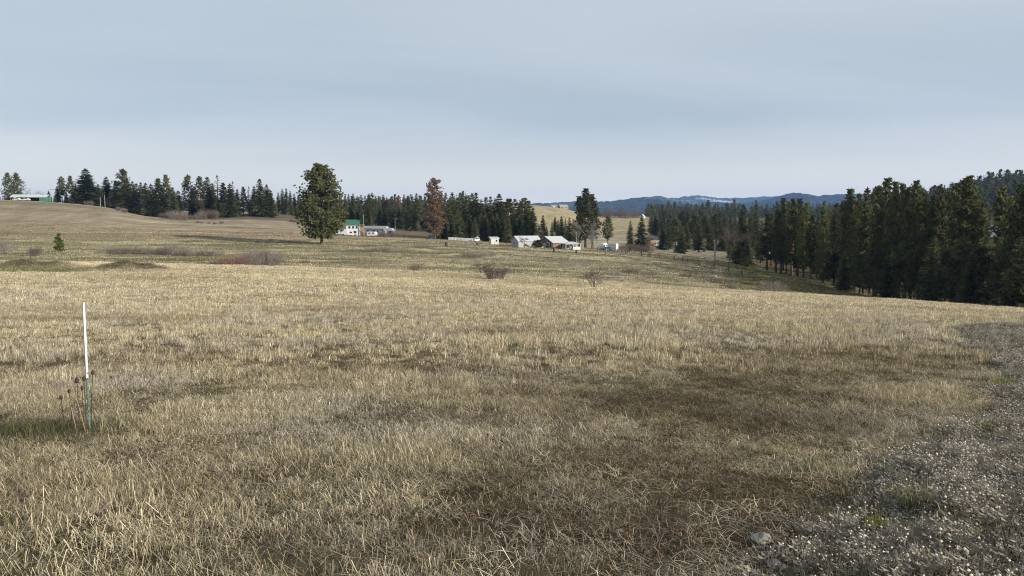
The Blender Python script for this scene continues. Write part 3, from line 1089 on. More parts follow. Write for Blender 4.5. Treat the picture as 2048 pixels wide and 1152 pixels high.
def fir_proto(seed, Hh, R, z0, whorls, mat_leaf, per=6, power=0.85, droop=0.30, gap=0.0, spray=1.0, stretch=1.0):
    rnd = random.Random(seed)
    tr = MB()
    r0 = Hh * 0.0125
    tr.tube([(0, 0, 0), (0, 0, Hh * .3), (0, 0, Hh * .65), (0, 0, Hh * .99)], [r0 * 1.2, r0, r0 * .6, r0 * .08], 7)
    m = MB()
    for k in range(whorls):
        t = (k + rnd.random() * 0.8) / whorls
        z = Hh * (z0 + (0.985 - z0) * t)
        pr = max(0.02, (1 - t) ** power) * min(1, 0.6 + t * 4)
        for j in range(per):
            if rnd.random() < gap:
                continue
            a = rnd.random() * 6.283
            ln = R * pr * (0.62 + 0.55 * rnd.random()) + 0.012 * Hh
            dz = -droop + 0.75 * t + rnd.gauss(0, 0.12)
            d = Vector((math.cos(a), math.sin(a), dz)).normalized()
            perp = Vector((-math.sin(a), math.cos(a), 0))
            p0 = Vector((0, 0, z))
            nseg = max(2, int(ln / (0.036 * Hh)) + 1)
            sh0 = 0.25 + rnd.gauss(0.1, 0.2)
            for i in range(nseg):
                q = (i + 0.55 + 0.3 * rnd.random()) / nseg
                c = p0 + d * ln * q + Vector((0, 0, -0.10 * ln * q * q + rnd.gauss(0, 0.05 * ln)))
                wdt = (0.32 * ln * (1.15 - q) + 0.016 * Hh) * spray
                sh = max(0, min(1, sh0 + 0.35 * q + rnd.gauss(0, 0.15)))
                for sg in (-1, 1):
                    tip = c + d * wdt * 0.75 + perp * sg * wdt * (0.6 + 0.5 * rnd.random()) + Vector((0, 0, -wdt * (0.15 + 0.4 * rnd.random())))
                    b2 = c + d * wdt * 0.35 + Vector((0, 0, wdt * 0.12))
                    m.poly([c - d * wdt * 0.45, tip, b2], sh)
                if rnd.random() < 0.7:
                    dn = c + Vector((0, 0, -wdt * (0.45 + 0.5 * rnd.random()))) + perp * rnd.gauss(0, 0.3) * wdt
                    m.poly([c - d * wdt * 0.35, c + d * wdt * 0.45, dn], sh * 0.8)
            # tip
            e = p0 + d * ln + Vector((0, 0, -0.10 * ln))
            m.poly([e - d * 0.2 * ln + perp * 0.07 * ln, e - d * 0.2 * ln - perp * 0.07 * ln, e + d * 0.10 * ln], min(1, sh0 + .4))
    for j in range(7):
        a = rnd.random() * 6.283
        m.poly([(0.02 * Hh * math.cos(a), 0.02 * Hh * math.sin(a), Hh * 0.94), (-0.012 * Hh * math.cos(a), -0.012 * Hh * math.sin(a), Hh * 0.95), (0, 0, Hh * 1.005)], 0.5)
    return dict(H=Hh, trunk=tr.mesh('trunk', BARK_F, True), crown=m.mesh('crown', mat_leaf))


PROTO = {}
for k in range(4):
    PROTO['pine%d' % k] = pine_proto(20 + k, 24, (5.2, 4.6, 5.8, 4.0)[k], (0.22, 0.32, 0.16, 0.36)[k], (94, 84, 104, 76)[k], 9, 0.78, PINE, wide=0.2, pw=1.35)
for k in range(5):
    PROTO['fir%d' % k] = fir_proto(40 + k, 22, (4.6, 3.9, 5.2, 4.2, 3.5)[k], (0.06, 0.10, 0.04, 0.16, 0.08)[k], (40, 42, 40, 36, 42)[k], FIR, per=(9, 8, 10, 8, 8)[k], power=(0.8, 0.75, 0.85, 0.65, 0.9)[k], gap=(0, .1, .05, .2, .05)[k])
PROTO['tall0'] = pine_proto(60, 30, 4.8, 0.16, 130, 9, 0.78, PINE, irregular=0.42, wide=0.2, pw=1.15)
PROTO['tall1'] = pine_proto(61, 30, 4.3, 0.20, 120, 9, 0.78, PINE, irregular=0.45, wide=0.22, pw=1.05)
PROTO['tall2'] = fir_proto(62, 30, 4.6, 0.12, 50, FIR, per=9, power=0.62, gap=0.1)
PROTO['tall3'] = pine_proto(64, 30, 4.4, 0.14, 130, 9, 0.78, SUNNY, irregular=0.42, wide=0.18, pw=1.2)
PROTO['snagtop'] = fir_proto(63, 22, 2.3, 0.10, 30, FIR, per=5, power=0.6, gap=0.45, spray=0.8)
PROTO['hero'] = pine_proto(70, 26, 8.4, 0.10, 230, 19, 0.72, PINE, irregular=0.30, wide=0.25, pw=1.45)
PROTO['rusty'] = pine_proto(71, 22, 4.0, 0.10, 130, 12, 0.5, RUSTY, irregular=0.3, wide=0.2, pw=3.6)
PROTO['young'] = pine_proto(72, 4, 1.15, 0.04, 60, 6, 0.30, YOUNG, irregular=0.3, wide=0.12, pw=1.0)
PROTO['far0'] = fir_proto(80, 20, 3.4, 0.05, 15, FIR, per=5, spray=1.6)
PROTO['far1'] = fir_proto(81, 20, 2.8, 0.05, 15, FIR, per=5, spray=1.7, power=0.7)
PROTO['far2'] = pine_proto(82, 20, 3.2, 0.25, 26, 4, 1.5, PINE)


def put_tree(name, proto, X, Y, height, label, group, wf=1.0, cat='tree', sink=0.25, rz=None):
    p = PROTO[proto]
    z = H1(X, Y)
    o = empty(name, (X, Y, z - sink), random.random() * 6.283 if rz is None else rz, label, cat, group)
    s = (height + sink) / p['H']
    o.scale = (s * wf, s * wf, s)
    link('trunk', p['trunk'], o)
    link('crown', p['crown'], o)
    return o


def tree_px(px, ytop, Y, proto, label, group, wf=1.0, name=None):
    t = at(px, ytop, Y)
    h = t.z - H1(t.x, Y)
    nm = name or ('pine_tree' if proto.startswith(('pine', 'tall0', 'tall1', 'tall3', 'hero', 'rusty', 'young')) else 'fir_tree')
    return put_tree(nm, proto, t.x, Y, h, label, group, wf)


def kind_of(proto):
    return 'pine' if proto.startswith(('pine', 'tall0', 'tall1', 'tall3', 'far2')) else 'fir'


# hero trees
tree_px(640, 331, 248, 'hero', 'big full-crowned pine standing alone on the grassy knoll', None, 1.0)
tree_px(869, 359, 318, 'rusty', 'dying pine with rust brown needles at the field edge', None, 1.0)
tree_px(117, 467, 205, 'young', 'little bright green pine alone in the meadow', None, 1.0)
tree_px(1172, 377, 318, 'tall0', 'tall dark pine with split top behind the bare cottonwood', None, 1.35)
tree_px(1160, 392, 330, 'tall1', 'slimmer dark pine pressed against the split-topped one', None, 1.2)
tree_px(1186, 388, 326, 'tall1', 'leafier dark pine on the sunny side of the split-topped one', None, 1.2)
tree_px(1216, 432, 318, 'pine1', 'small ragged pine between the bare cottonwood and campers', None, 1.0)
tree_px(1284, 432, 318, 'fir2', 'broad green fir standing alone past the campers', None, 1.25)
tree_px(1261, 441, 335, 'fir1', 'narrow fir tucked behind the broad green fir', None, 1.0)
tree_px(1110, 432, 620, 'fir0', 'single fir dot on the bare stubble hillside', None, 1.2)
tree_px(1076, 480, 262, 'pine2', 'low leaning dark pine between the grey and brown houses', None, 2.3)

# row on the left ridge
def brow_zone(px):
    return ('by the barn\'s open end' if px < 60 else 'near the green barn gable' if px < 165 else
            'around the two pale poles' if px < 250 else 'above the grey bushes')


def yard_zone(px):
    return 'above the green roof' if px < 760 else 'behind the yard pole' if px < 835 else 'around the dying pine'


def stand_zone(px):
    return 'behind the white board fence' if px < 962 else 'behind the small shed' if px < 1012 else 'behind the grey house'


LR = 'conifers along the left ridge'
ridge = [(-22, 352, 'pine0', 1), (14, 346, 'pine2', 1.0), (32, 346, 'pine0', 1.15), (97, 381, 'fir0', 1.0), (122, 353, 'pine1', 1.0), (140, 352, 'pine3', 1.0), (151, 368, 'fir0', 1.1),
         (170, 336, 'fir2', 1.5), (184, 364, 'fir0', 1.2), (212, 353, 'fir0', 1.15), (229, 366, 'fir1', 1.2), (243, 339, 'pine2', 1.15), (252, 356, 'fir0', 1.2), (264, 362, 'fir0', 1.0), (272, 366, 'fir1', 1.1), (281, 364, 'fir4', 1.1), (291, 365, 'fir1', 1.0),
         (301, 367, 'fir0', 1.0), (316, 357, 'pine1', 0.9), (331, 350, 'pine3', 0.9), (344, 374, 'fir0', 1.0), (356, 381, 'fir1', 1.2)]
for i_, px in enumerate([196, 204, 221, 236, 257, 288, 308, 322, 338, 349, 158, 132, 114]):
    ridge.append((px, 368 + (i_ * 7) % 16, ('fir1', 'fir0', 'fir3', 'fir4')[i_ % 4], 1.15))
for (px, yt, pr, wf) in ridge:
    k = kind_of(pr)
    tree_px(px, yt, 452 + random.random() * 22, pr, 'dark %s behind the brow of the brown hillside, %s' % (k, brow_zone(px)), 'conifers behind the hill brow, ' + brow_zone(px), wf * (1.45 if k == 'fir' else 1.0))
bankt = [(376, 351, 'pine0', 0.9), (388, 372, 'fir0', 1), (400, 354, 'pine2', 0.85), (414, 353, 'fir1', 1.1), (425, 366, 'fir0', 1.0), (434, 349, 'snagtop', 1.0), (446, 366, 'pine3', 0.9), (459, 366, 'fir2', 1.1),
         (465, 362, 'snagtop', 0.8), (474, 378, 'fir1', 1.0), (486, 374, 'pine3', .8), (497, 373, 'snagtop', 1.0), (508, 372, 'fir0', 1.0), (519, 357, 'fir1', 1.05), (533, 368, 'fir2', 1.0), (541, 380, 'fir0', 1.0)]
for (px, yt, pr, wf) in bankt:
    k = 'thin ragged fir' if pr == 'snagtop' else 'full ' + kind_of(pr)
    tree_px(px, yt, 462 + random.random() * 20, pr, '%s on the dark bank above the mown field' % k, 'conifers on the dark bank', wf * (1.4 if 'fir' in k else 1.05))
for (px, yt, pr) in [(556, 384, 'fir1'), (564, 377, 'fir0'), (572, 376, 'fir1'), (580, 381, 'fir0'), (588, 386, 'fir2'), (598, 384, 'fir1'), (606, 388, 'fir0'), (614, 384, 'fir3'), (622, 386, 'fir1'), (672, 384, 'fir0'), (680, 387, 'fir1')]:
    tree_px(px, yt, 560 + random.random() * 40, pr, 'distant %s beside the lone big pine, beyond the bank' % kind_of(pr), 'distant firs beside the lone pine')

# wood behind the white house
G = 'wood behind the green-roofed house'
tops = [(690, 391), (697, 388), (706, 387), (714, 392), (722, 389), (730, 391), (738, 387), (744, 385), (751, 392), (757, 391), (766, 389), (774, 395), (784, 391), (808, 388), (815, 391), (822, 388), (833, 386), (842, 391), (850, 393), (858, 390), (880, 390), (888, 394)]
for i, (px, yt) in enumerate(tops):
    pr = ('fir1', 'fir4', 'fir0', 'fir3')[i % 4]
    tree_px(px, yt, 540 + random.random() * 60, pr, 'slender %s in the back row of the wood, %s' % (kind_of(pr), yard_zone(px)), G + ', back row, ' + yard_zone(px), 1.35)
for i in range(26):
    px = 684 + i * 8.1 + random.uniform(-3, 3)
    pr = ('fir1', 'fir4', 'fir0', 'pine3')[i % 4]
    tree_px(px, random.uniform(399, 415), 470 + random.random() * 40, pr, 'shorter %s in the front row of the wood, %s' % (kind_of(pr), yard_zone(px)), G + ', front row, ' + yard_zone(px), 1.35)
tree_px(797, 392, 500, 'rusty', 'reddish dying conifer inside the dark wood', None, 0.7)

# dark stand behind the small shed
G = 'dark stand behind the shed'
st = [(896, 398, 'fir1'), (904, 384, 'fir0'), (915, 394, 'fir1'), (926, 396, 'fir4'), (934, 390, 'fir0'), (944, 385, 'fir2'), (952, 384, 'fir1'), (962, 398, 'fir0'), (972, 393, 'fir1'), (981, 392, 'fir4'),
      (990, 396, 'fir0'), (998, 386, 'fir2'), (1008, 402, 'fir1'), (1018, 398, 'pine3'), (1030, 397, 'fir3'), (1040, 404, 'fir0'), (1049, 396, 'pine1'), (1058, 410, 'fir0'), (1066, 415, 'fir1')]
for i, (px, yt, pr) in enumerate(st):
    tree_px(px, yt, 345 + random.random() * 40, pr, 'tall %s in the dark stand, %s' % (kind_of(pr), stand_zone(px)), G + ', ' + stand_zone(px), 1.3)
for i in range(16):
    px = 890 + i * 11.5 + random.uniform(-3, 3)
    tree_px(px, random.uniform(415, 436), 330 + random.random() * 16, ('fir0', 'fir2', 'fir1')[i % 3], 'low bushy fir skirting the dark stand, ' + stand_zone(px), G + ', low edge, ' + stand_zone(px), 1.2)

# small dark firs in front of the stubble hill
for i, (px, yt) in enumerate([(1078, 448), (1086, 430), (1104, 443), (1116, 440), (1123, 432), (1131, 436), (1139, 434), (1147, 438), (1154, 430), (1093, 452)]):
    tree_px(px, yt, 400 + random.random() * 40, ('fir1', 'fir0', 'fir4')[i % 3], 'small fir below the bare stubble hill, behind the houses', 'small firs behind the houses', 1.1)

# wood right of the campers (middle distance)
G = 'wood beyond the brace-post fence'
md = [(1303, 422), (1312, 424), (1320, 421), (1330, 424), (1340, 420), (1348, 424), (1357, 419), (1366, 424), (1376, 418), (1386, 423), (1394, 421), (1404, 424), (1413, 421), (1423, 425), (1432, 424), (1442, 421), (1452, 426), (1462, 428), (1470, 425)]
for i, (px, yt) in enumerate(md):
    pr = ('fir1', 'fir0', 'fir4', 'pine1')[i % 4]
    tree_px(px, yt + random.uniform(-3, 4), 560 + random.random() * 90, pr, 'far %s closing the view at the back of the middle wood' % kind_of(pr), G + ', back', 1.4)
mf = [(1326, 446, 'fir0'), (1338, 442, 'fir1'), (1352, 437, 'pine1'), (1363, 448, 'fir0'), (1374, 444, 'fir2'), (1388, 430, 'pine0'), (1398, 436, 'fir1'), (1410, 432, 'pine3'), (1421, 446, 'fir0'), (1433, 428, 'pine1'), (1446, 448, 'fir0'), (1472, 440, 'fir1'), (1455, 436, 'fir4')]
for i, (px, yt, pr) in enumerate(mf):
    tree_px(px, yt, 350 + random.random() * 60, pr, '%s at the front of the wood beyond the brace-post fence' % kind_of(pr), G, 1.3)
tree_px(1512, 408, 420, 'fir4', 'thin far fir against the blue mountain, paler twin', 'pair of thin far firs')
tree_px(1503, 412, 425, 'fir4', 'thin far fir against the blue mountain, paler twin', 'pair of thin far firs')
tree_px(1487, 407, 285, 'tall2', 'tall dark fir with tapering spire beside the bare reddish larch', None, 0.95)
tree_px(1476, 470, 280, 'fir2', 'low dark fir at the foot of the tall spire', None, 1.2)
tree_px(1497, 468, 272, 'fir0', 'low bushy fir on the sunny side of the tall spire', None, 1.3)
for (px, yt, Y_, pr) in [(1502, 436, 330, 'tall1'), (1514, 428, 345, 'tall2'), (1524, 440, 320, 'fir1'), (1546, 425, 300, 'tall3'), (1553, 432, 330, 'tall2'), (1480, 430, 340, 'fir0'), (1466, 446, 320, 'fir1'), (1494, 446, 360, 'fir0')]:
    tree_px(px, yt, Y_, pr, '%s filling the gap between the tall spire and the open pine' % ('sun-tinted pine' if pr == 'tall3' else kind_of(pr)), 'conifers between the spire and the open pine', 1.1)
tree_px(1537, 428, 262, 'tall1', 'open pine with bare lower trunk and light through it', None, 1.3)

# near right-hand wood: edge runs towards the camera
def wood_zone(px):
    if px < 1632:
        return 'beside the open pine'
    if px < 1725:
        return 'above the mossy bank'
    if px < 1850:
        return 'in its dense middle'
    if px < 1970:
        return 'behind two thickets'
    return 'below the arched barn'


G = 'near wood on the right slope'
rt = [(1556, 420, 252, 'tall1', 1), (1566, 396, 246, 'tall0', .9), (1578, 402, 250, 'tall2', .9), (1588, 397, 236, 'tall1', 1), (1600, 397, 240, 'tall0', .95), (1612, 404, 232, 'tall1', 1), (1626, 430, 228, 'tall1', 1), (1637, 432, 240, 'tall2', .9),
      (1650, 411, 215, 'tall1', 1), (1662, 420, 220, 'tall0', .9), (1674, 404, 205, 'tall2', .95), (1686, 400, 210, 'tall1', 1), (1698, 378, 196, 'tall1', .9), (1704, 374, 205, 'tall2', .8), (1718, 386, 190, 'tall0', .9), (1735, 373, 186, 'tall2', .8),
      (1748, 377, 192, 'tall1', .9), (1762, 370, 180, 'tall1', .95), (1774, 356, 176, 'tall0', .95), (1790, 363, 172, 'tall1', .9), (1806, 366, 176, 'tall0', .9), (1818, 374, 170, 'tall1', .9), (1831, 361, 166, 'tall0', .9), (1846, 371, 168, 'tall1', .9),
      (1868, 388, 172, 'tall2', .9), (1884, 372, 166, 'tall0', 1.0), (1900, 380, 170, 'tall1', .9), (1917, 365, 160, 'tall1', .9), (1934, 352, 154, 'tall0', 1.0), (1950, 372, 160, 'tall1', .9), (1965, 404, 158, 'tall1', .9),
      (2008, 374, 150, 'tall1', .9), (2022, 392, 146, 'tall2', .8), (2042, 368, 140, 'tall0', .9), (2062, 350, 136, 'tall1', 1), (2085, 362, 134, 'tall0', 1), (2110, 350, 130, 'tall1', 1)]
for i, (px, yt, Y_, pr, wf) in enumerate(rt):
    big = 'towering' if yt < 372 else 'tall'
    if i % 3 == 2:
        pr = 'tall3'  # every third tree gets the needles coloured as if sunlit
        big += ' sun-tinted'
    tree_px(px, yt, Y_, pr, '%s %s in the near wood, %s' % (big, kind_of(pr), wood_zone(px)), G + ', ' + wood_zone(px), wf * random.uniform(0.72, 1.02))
for i in range(32):
    f = i / 31
    px = 1560 + f * 520 + random.uniform(-8, 8)
    if 1972 < px < 2012:
        continue
    Y_ = 265 - f * 100 + random.uniform(2, 26)
    base_top = np.interp(px, [1560, 1620, 1660, 1700, 1780, 1880, 1950, 2080], [425, 440, 430, 405, 388, 400, 400, 390])
    pr = ('tall1', 'tall0', 'tall2')[i % 3]
    tree_px(px, base_top + random.uniform(0, 26), Y_, pr, '%s in the shaded inner rows of the near wood, %s' % (kind_of(pr), wood_zone(px)), G + ', inner rows, ' + wood_zone(px), 0.95)
for i, (px, yt, Y_) in enumerate([(1648, 505, 205), (1690, 500, 186), (1722, 508, 178), (1752, 480, 172), (1782, 494, 164), (1816, 470, 158), (1842, 492, 154), (1870, 470, 150), (1895, 500, 146), (1925, 478, 144), (1946, 505, 140), (1965, 492, 142), (2020, 480, 134), (2042, 470, 130), (2066, 475, 126)]):
    tree_px(px, yt, Y_, ('pine2', 'fir2', 'pine0')[i % 3], 'young bushy %s edging the near wood, %s' % (kind_of(('pine2', 'fir2', 'pine0')[i % 3]), wood_zone(px)), 'young conifers edging the near wood, ' + wood_zone(px), 1.15)

# the wooded hill behind it: one mass
X = RNG.uniform(240, 1250, 5200)
Y = RNG.uniform(430, 1120, 5200)
pxh = CX + X / Y * F
k = (pxh > 1750) & (pxh < 2400) & (Y > 470 + (2100 - pxh) * 0.25)
k &= ~((pxh > 1935) & (pxh < 2060) & (Y < 620))
X, Y = X[k], Y[k]
n = len(X)
hh = RNG.uniform(0.8, 1.35, n)
hl = []
for p in ('far0', 'far1', 'far2'):
    mm = bpy.data.meshes.new('hill_tree')
    a, b = PROTO[p]['crown'], PROTO[p]['trunk']
    import bmesh
    bm = bmesh.new()
    bm.from_mesh(a)
    nf = len(bm.faces)
    bm.from_mesh(b)
    bm.faces.ensure_lookup_table()
    for f_ in bm.faces[nf:]:
        f_.material_index = 1
    bm.to_mesh(mm)
    bm.free()
    mm.materials.append(a.materials[0])
    mm.materials.append(b.materials[0])
    hl.append(mm)
scatter('hill_forest', np.stack([X, Y, H(X, Y) - 0.3], -1), np.stack([np.zeros(n), np.zeros(n), RNG.random(n) * 6.283], -1),
        np.stack([hh, hh, hh * RNG.uniform(0.85, 1.2, n)], -1), RNG.integers(0, 3, n), np.ones((n, 3)), hl, 'dense dark forest covering the far hill on the right', 'forest', FIR)
# woods on the flats towards the mountains: one mass
X = RNG.uniform(-900, 1100, 5000)
Y = RNG.uniform(900, 1900, 5000)
pxh = CX + X / Y * F
k = ((pxh > 1290) & (pxh < 1720) & (Y > 900 + 0 * X)) | ((pxh > -200) & (pxh < 940) & (Y > 1000))
X, Y = X[k], Y[k]
n = len(X)
hh = RNG.uniform(0.7, 1.15, n)
scatter('far_woods', np.stack([X, Y, H(X, Y) - 0.3], -1), np.stack([np.zeros(n), np.zeros(n), RNG.random(n) * 6.283], -1),
        np.stack([hh, hh, hh], -1), RNG.integers(0, 3, n), np.ones((n, 3)), hl, 'low band of far woods before the mountains', 'forest', FIR)


# ---- bare trees and shrubs
def bare_tree(seed, Hh, spread, levels, matl, trunk_r, stems=1, minr=0.012, upness=0.55, nb=(4, 5)):
    rnd = random.Random(seed)
    tr = MB()
    br = MB()

    def grow(p, d, ln, r, lev, target):
        segs = 3 if lev == 0 else 2
        pts = [p]
        rad = [r]
        q = p
        dd = d
        for s in range(segs):
            dd = (dd + Vector((rnd.gauss(0, .16), rnd.gauss(0, .16), rnd.gauss(0.05, .1)))).normalized()
            q = q + dd * ln / segs
            pts.append(q)
            rad.append(max(minr * 0.6, r * (1 - 0.55 * (s + 1) / segs)))
        target.tube(pts, rad, 5 if lev == 0 else 3, cap=False, s=0.8 + 0.4 * rnd.random())
        if lev < levels:
            for k in range(rnd.randint(*nb)):
                f = 0.35 + 0.65 * rnd.random()
                i0 = min(segs - 1, int(f * segs))
                b = pts[i0].lerp(pts[i0 + 1], f * segs - i0)
                side = Vector((rnd.gauss(0, 1), rnd.gauss(0, 1), rnd.gauss(0, .4))).normalized()
                nd = (dd * upness + side * spread).normalized()
                nd.z = abs(nd.z) * 0.9 + 0.1
                grow(b, nd.normalized(), ln * (0.5 + 0.25 * rnd.random()), max(minr, r * 0.45), lev + 1, br)
    for s in range(stems):
        a = rnd.random() * 6.283
        le = 0.0 if stems == 1 else rnd.uniform(0.1, 0.7)
        d = Vector((math.cos(a) * le, math.sin(a) * le, 1)).normalized()
        o = Vector((math.cos(a) * 0.04 * Hh * (stems > 1), math.sin(a) * 0.04 * Hh * (stems > 1), -0.05))
        grow(o, d, Hh * (0.55 if stems == 1 else rnd.uniform(0.45, 0.6)), trunk_r * (1 if stems == 1 else 0.7), 0, tr)
    zs = max(v[2] for v in br.v)
    return dict(H=zs, trunk=tr.mesh('trunk', matl, False), crown=br.mesh('branches', matl))


SHRUB_G = mat('shrub_grey_twigs', (0.185, 0.158, 0.135), 0.95, 0.25, 2.0)
SHRUB_B = mat('shrub_brown_twigs', (0.125, 0.092, 0.075), 0.95, 0.25, 2.0)
SHRUB_R = mat('shrub_red_twigs', (0.165, 0.085, 0.07), 0.95, 0.25, 2.0)


def shrub_proto(seed, R, Hh, n, matl, tw=0.011, dome=True):
    rnd = random.Random(seed)
    m = MB()
    s_ = MB()
    for k in range(n):
        a = rnd.random() * 6.283
        rr = math.sqrt(rnd.random())
        x, y = R * 0.55 * rr * math.cos(a), R * 0.55 * rr * math.sin(a)
        h = Hh * (0.55 + 0.5 * rnd.random()) * (1.08 - 0.5 * rr * rr if dome else 1)
        le = 0.75 * rr + 0.2 * rnd.random()
        a2 = a + rnd.gauss(0, 0.5)
        p0 = Vector((x, y, -0.05))
        p1 = Vector((x + math.cos(a2) * le * h * 0.3, y + math.sin(a2) * le * h * 0.3, h * 0.55))
        p2 = Vector((x + math.cos(a2) * le * h * 0.75, y + math.sin(a2) * le * h * 0.75, h))
        (s_ if k % 3 == 0 else m).tube([p0, p1, p2], [tw, tw * .8, tw * .3], 3, cap=False, s=0.7 + 0.6 * rnd.random())
        for j in range(6):
            q = 0.3 + 0.65 * rnd.random()
            b = p0.lerp(p1, q * 2) if q < .5 else p1.lerp(p2, q * 2 - 1)
            e = b + Vector((rnd.gauss(0, .16), rnd.gauss(0, .16), abs(rnd.gauss(.18, .12)))) * Hh
            if e.z > Hh * 1.12:
                continue
            m.tube([b, e], [tw * .6, tw * .25], 3, cap=False, s=0.7 + 0.6 * rnd.random())
    return dict(H=Hh, trunk=s_.mesh('stems', matl), crown=m.mesh('twigs', matl))


PROTO['cotton'] = bare_tree(5, 14, 0.62, 4, BARK_G, 0.22, stems=2, minr=0.022, upness=0.9)
PROTO['redtree'] = bare_tree(6, 9, 0.8, 3, SHRUB_B, 0.16, stems=1, minr=0.03)
PROTO['sapling'] = bare_tree(7, 3.2, 0.75, 3, BARK_B, 0.06, stems=5, minr=0.012)
PROTO['crab'] = bare_tree(8, 5, 1.0, 4, SHRUB_B, 0.16, stems=1, minr=0.02, upness=0.4)
for nm, mt in (('g', SHRUB_G), ('b', SHRUB_B), ('r', SHRUB_R)):
    PROTO['shrub_' + nm] = shrub_proto(ord(nm), 1.25, 1.8, 120, mt)
PROTO['shrub_d'] = shrub_proto(44, 1.5, 1.7, 130, mat('shrub_dark_twigs', (0.085, 0.064, 0.056), 0.95, 0.25, 2.0), 0.011, False)
PROTO['brush_g'] = shrub_proto(7, 2.6, 1.6, 130, SHRUB_G, 0.012)
PROTO['willow'] = shrub_proto(17, 2.6, 2.4, 260, SHRUB_G, 0.016)
PROTO['brush_b'] = shrub_proto(9, 2.6, 1.6, 130, SHRUB_B, 0.012)
PROTO['larch'] = bare_tree(12, 16, 1.0, 3, SHRUB_B, 0.2, stems=1, minr=0.03, upness=0.25, nb=(7, 9))


def put_plain(name, proto, px, ybase, Y, hpx, label, group=None, wf=1.0, cat='shrub', crown='twigs', stem='stems'):
    """plant standing on the ground at column px, depth Y, hpx photo pixels tall"""
    u = (px - CX) / F / 1.004
    X = u * Y
    p = PROTO[proto]
    h = hpx / F * Y
    z = H1(X, Y)
    o = empty(name, (X, Y, z - 0.03), random.random() * 6.283, label, cat, group)
    s = h / p['H']
    o.scale = (s * wf, s * wf, s)
    link(stem, p['trunk'], o)
    link(crown, p['crown'], o)
    return o


put_plain('bare_tree', 'cotton', 1190, 0, 282, 64, 'large bare grey cottonwood beside the houses', None, 1.0, 'tree', 'branches', 'trunk')
put_plain('bare_tree', 'redtree', 62, 0, 470, 30, 'bare reddish tree behind the long green barn', None, 1.2, 'tree', 'branches', 'trunk')
put_plain('bare_tree', 'redtree', 78, 0, 474, 26, 'lower bare pinkish tree at the end of the long green barn', None, 1.4, 'tree', 'branches', 'trunk')
put_plain('bare_tree', 'redtree', 1079, 0, 282, 40, 'bare reddish tree rising between the grey and brown houses', None, 1.1, 'tree', 'branches', 'trunk')
put_plain('bare_tree', 'crab', 1049, 0, 260, 24, 'small bare dark tree before the grey house', None, 0.9, 'tree', 'branches', 'trunk')
put_plain('bare_tree', 'cotton', 1166, 0, 276, 44, 'smaller bare grey tree beside the pavilion', None, 0.9, 'tree', 'branches', 'trunk')
put_plain('bare_tree', 'larch', 1459, 0, 262, 86, 'leafless reddish larch with straight dark trunk by the lane', None, 0.9, 'tree', 'branches', 'trunk')
put_plain('bare_tree', 'crab', 961, 0, 104, 46, 'small bare spreading tree below the houses, just past the crest', None, 1.25, 'tree', 'branches', 'trunk')
put_plain('bare_tree', 'sapling', 831, 0, 122, 34, 'grey leafless sapling growing at the valley fence', None, 0.9, 'tree', 'branches', 'trunk')
put_plain('bare_tree', 'sapling', 1189, 0, 64, 46, 'leafless multi-stemmed sapling on the crest of the near field', None, 1.2, 'tree', 'branches', 'trunk')
put_plain('shrub', 'shrub_d', 990, 0, 72, 27, 'dark rounded leafless shrub on the crest of the near field', None, 1.2)
put_plain('shrub', 'shrub_b', 68, 0, 178, 22, 'brown leafless bush by the fence near the little pine', None, 1.0)
put_plain('shrub', 'shrub_r', 464, 0, 130, 30, 'red-twigged shrub beside the big grey willow clump', None, 1.5)
for i, (px, h, wf) in enumerate([(492, 40, 1.1), (514, 46, 1.2), (538, 40, 1.1)]):
    put_plain('shrub', 'willow', px, 0, 134 + 3 * i, h, 'big grey willow clump in the valley, %s' % ['next to the red shrub', 'tallest and in its middle', 'at its open grassy end'][i], None, 0.75)
put_plain('shrub', 'shrub_b', 428, 0, 140, 17, 'low dark brush trailing from the red shrub', None, 1.4)
for i, px in enumerate([214, 236, 258, 280, 302, 322, 345, 362, 386, 408, 430]):
    put_plain('shrub', ('brush_g', 'brush_b')[i % 2], px, 0, 190 + random.uniform(-4, 4), 13 + (8 if px == 345 else 0) + random.random() * 4, 'low brown-grey brush in the row across the valley meadow', 'brush row across the meadow', 1.2)
put_plain('shrub', 'brush_g', 6, 0, 200, 26, 'grey bush around the leaning dark post', None, 0.8)
for i, (px, Y_, h, wf) in enumerate([(742, 215, 10, 1.6), (765, 217, 11, 1.6), (792, 214, 12, 1.4), (700, 216, 7, 1.8), (838, 232, 8, 1.8), (858, 234, 8, 1.6), (935, 205, 10, 1.6), (955, 202, 12, 1.5), (978, 206, 9, 1.6)]):
    put_plain('shrub', 'brush_g', px, 0, Y_, h, 'low grey thicket on the small rise below the dying pine', 'thickets on the rise', wf)
for i, (px, Y_, h) in enumerate([(1020, 112, 9), (1038, 113, 10), (1056, 114, 9), (1110, 118, 10), (1130, 117, 12), (1150, 119, 11), (1230, 150, 10), (1262, 160, 12), (1300, 158, 11), (1380, 165, 12), (1410, 160, 13), (1440, 150, 14), (1470, 140, 12)]):
    put_plain('shrub', ('brush_g', 'brush_b')[i % 2], px, 0, Y_, h, 'low grey brush lying in the hollow behind the crest', 'brush in the hollow', 1.5)
for i, px in enumerate([1206, 1220, 1236, 1250, 1262, 1275]):
    put_plain('shrub', 'brush_b', px, 0, 850 + (i % 3) * 12, 12 + 5 * (i % 2), 'brown hedge bush along the brow of the stubble hill', 'hedge on the stubble hill', 0.8)
for i, (px, h) in enumerate([(1225, 28), (1238, 34), (1246, 30)]):
    put_plain('bare_tree', 'redtree', px, 0, 845, h, 'pale leafless tree standing in the stubble hill hedge', 'bare trees in the hedge', 0.7, 'tree', 'branches', 'trunk')
put_plain('shrub', 'brush_g', 1546, 0, 128, 34, 'grey leafless bush at the foot of the near wood', None, 0.9)
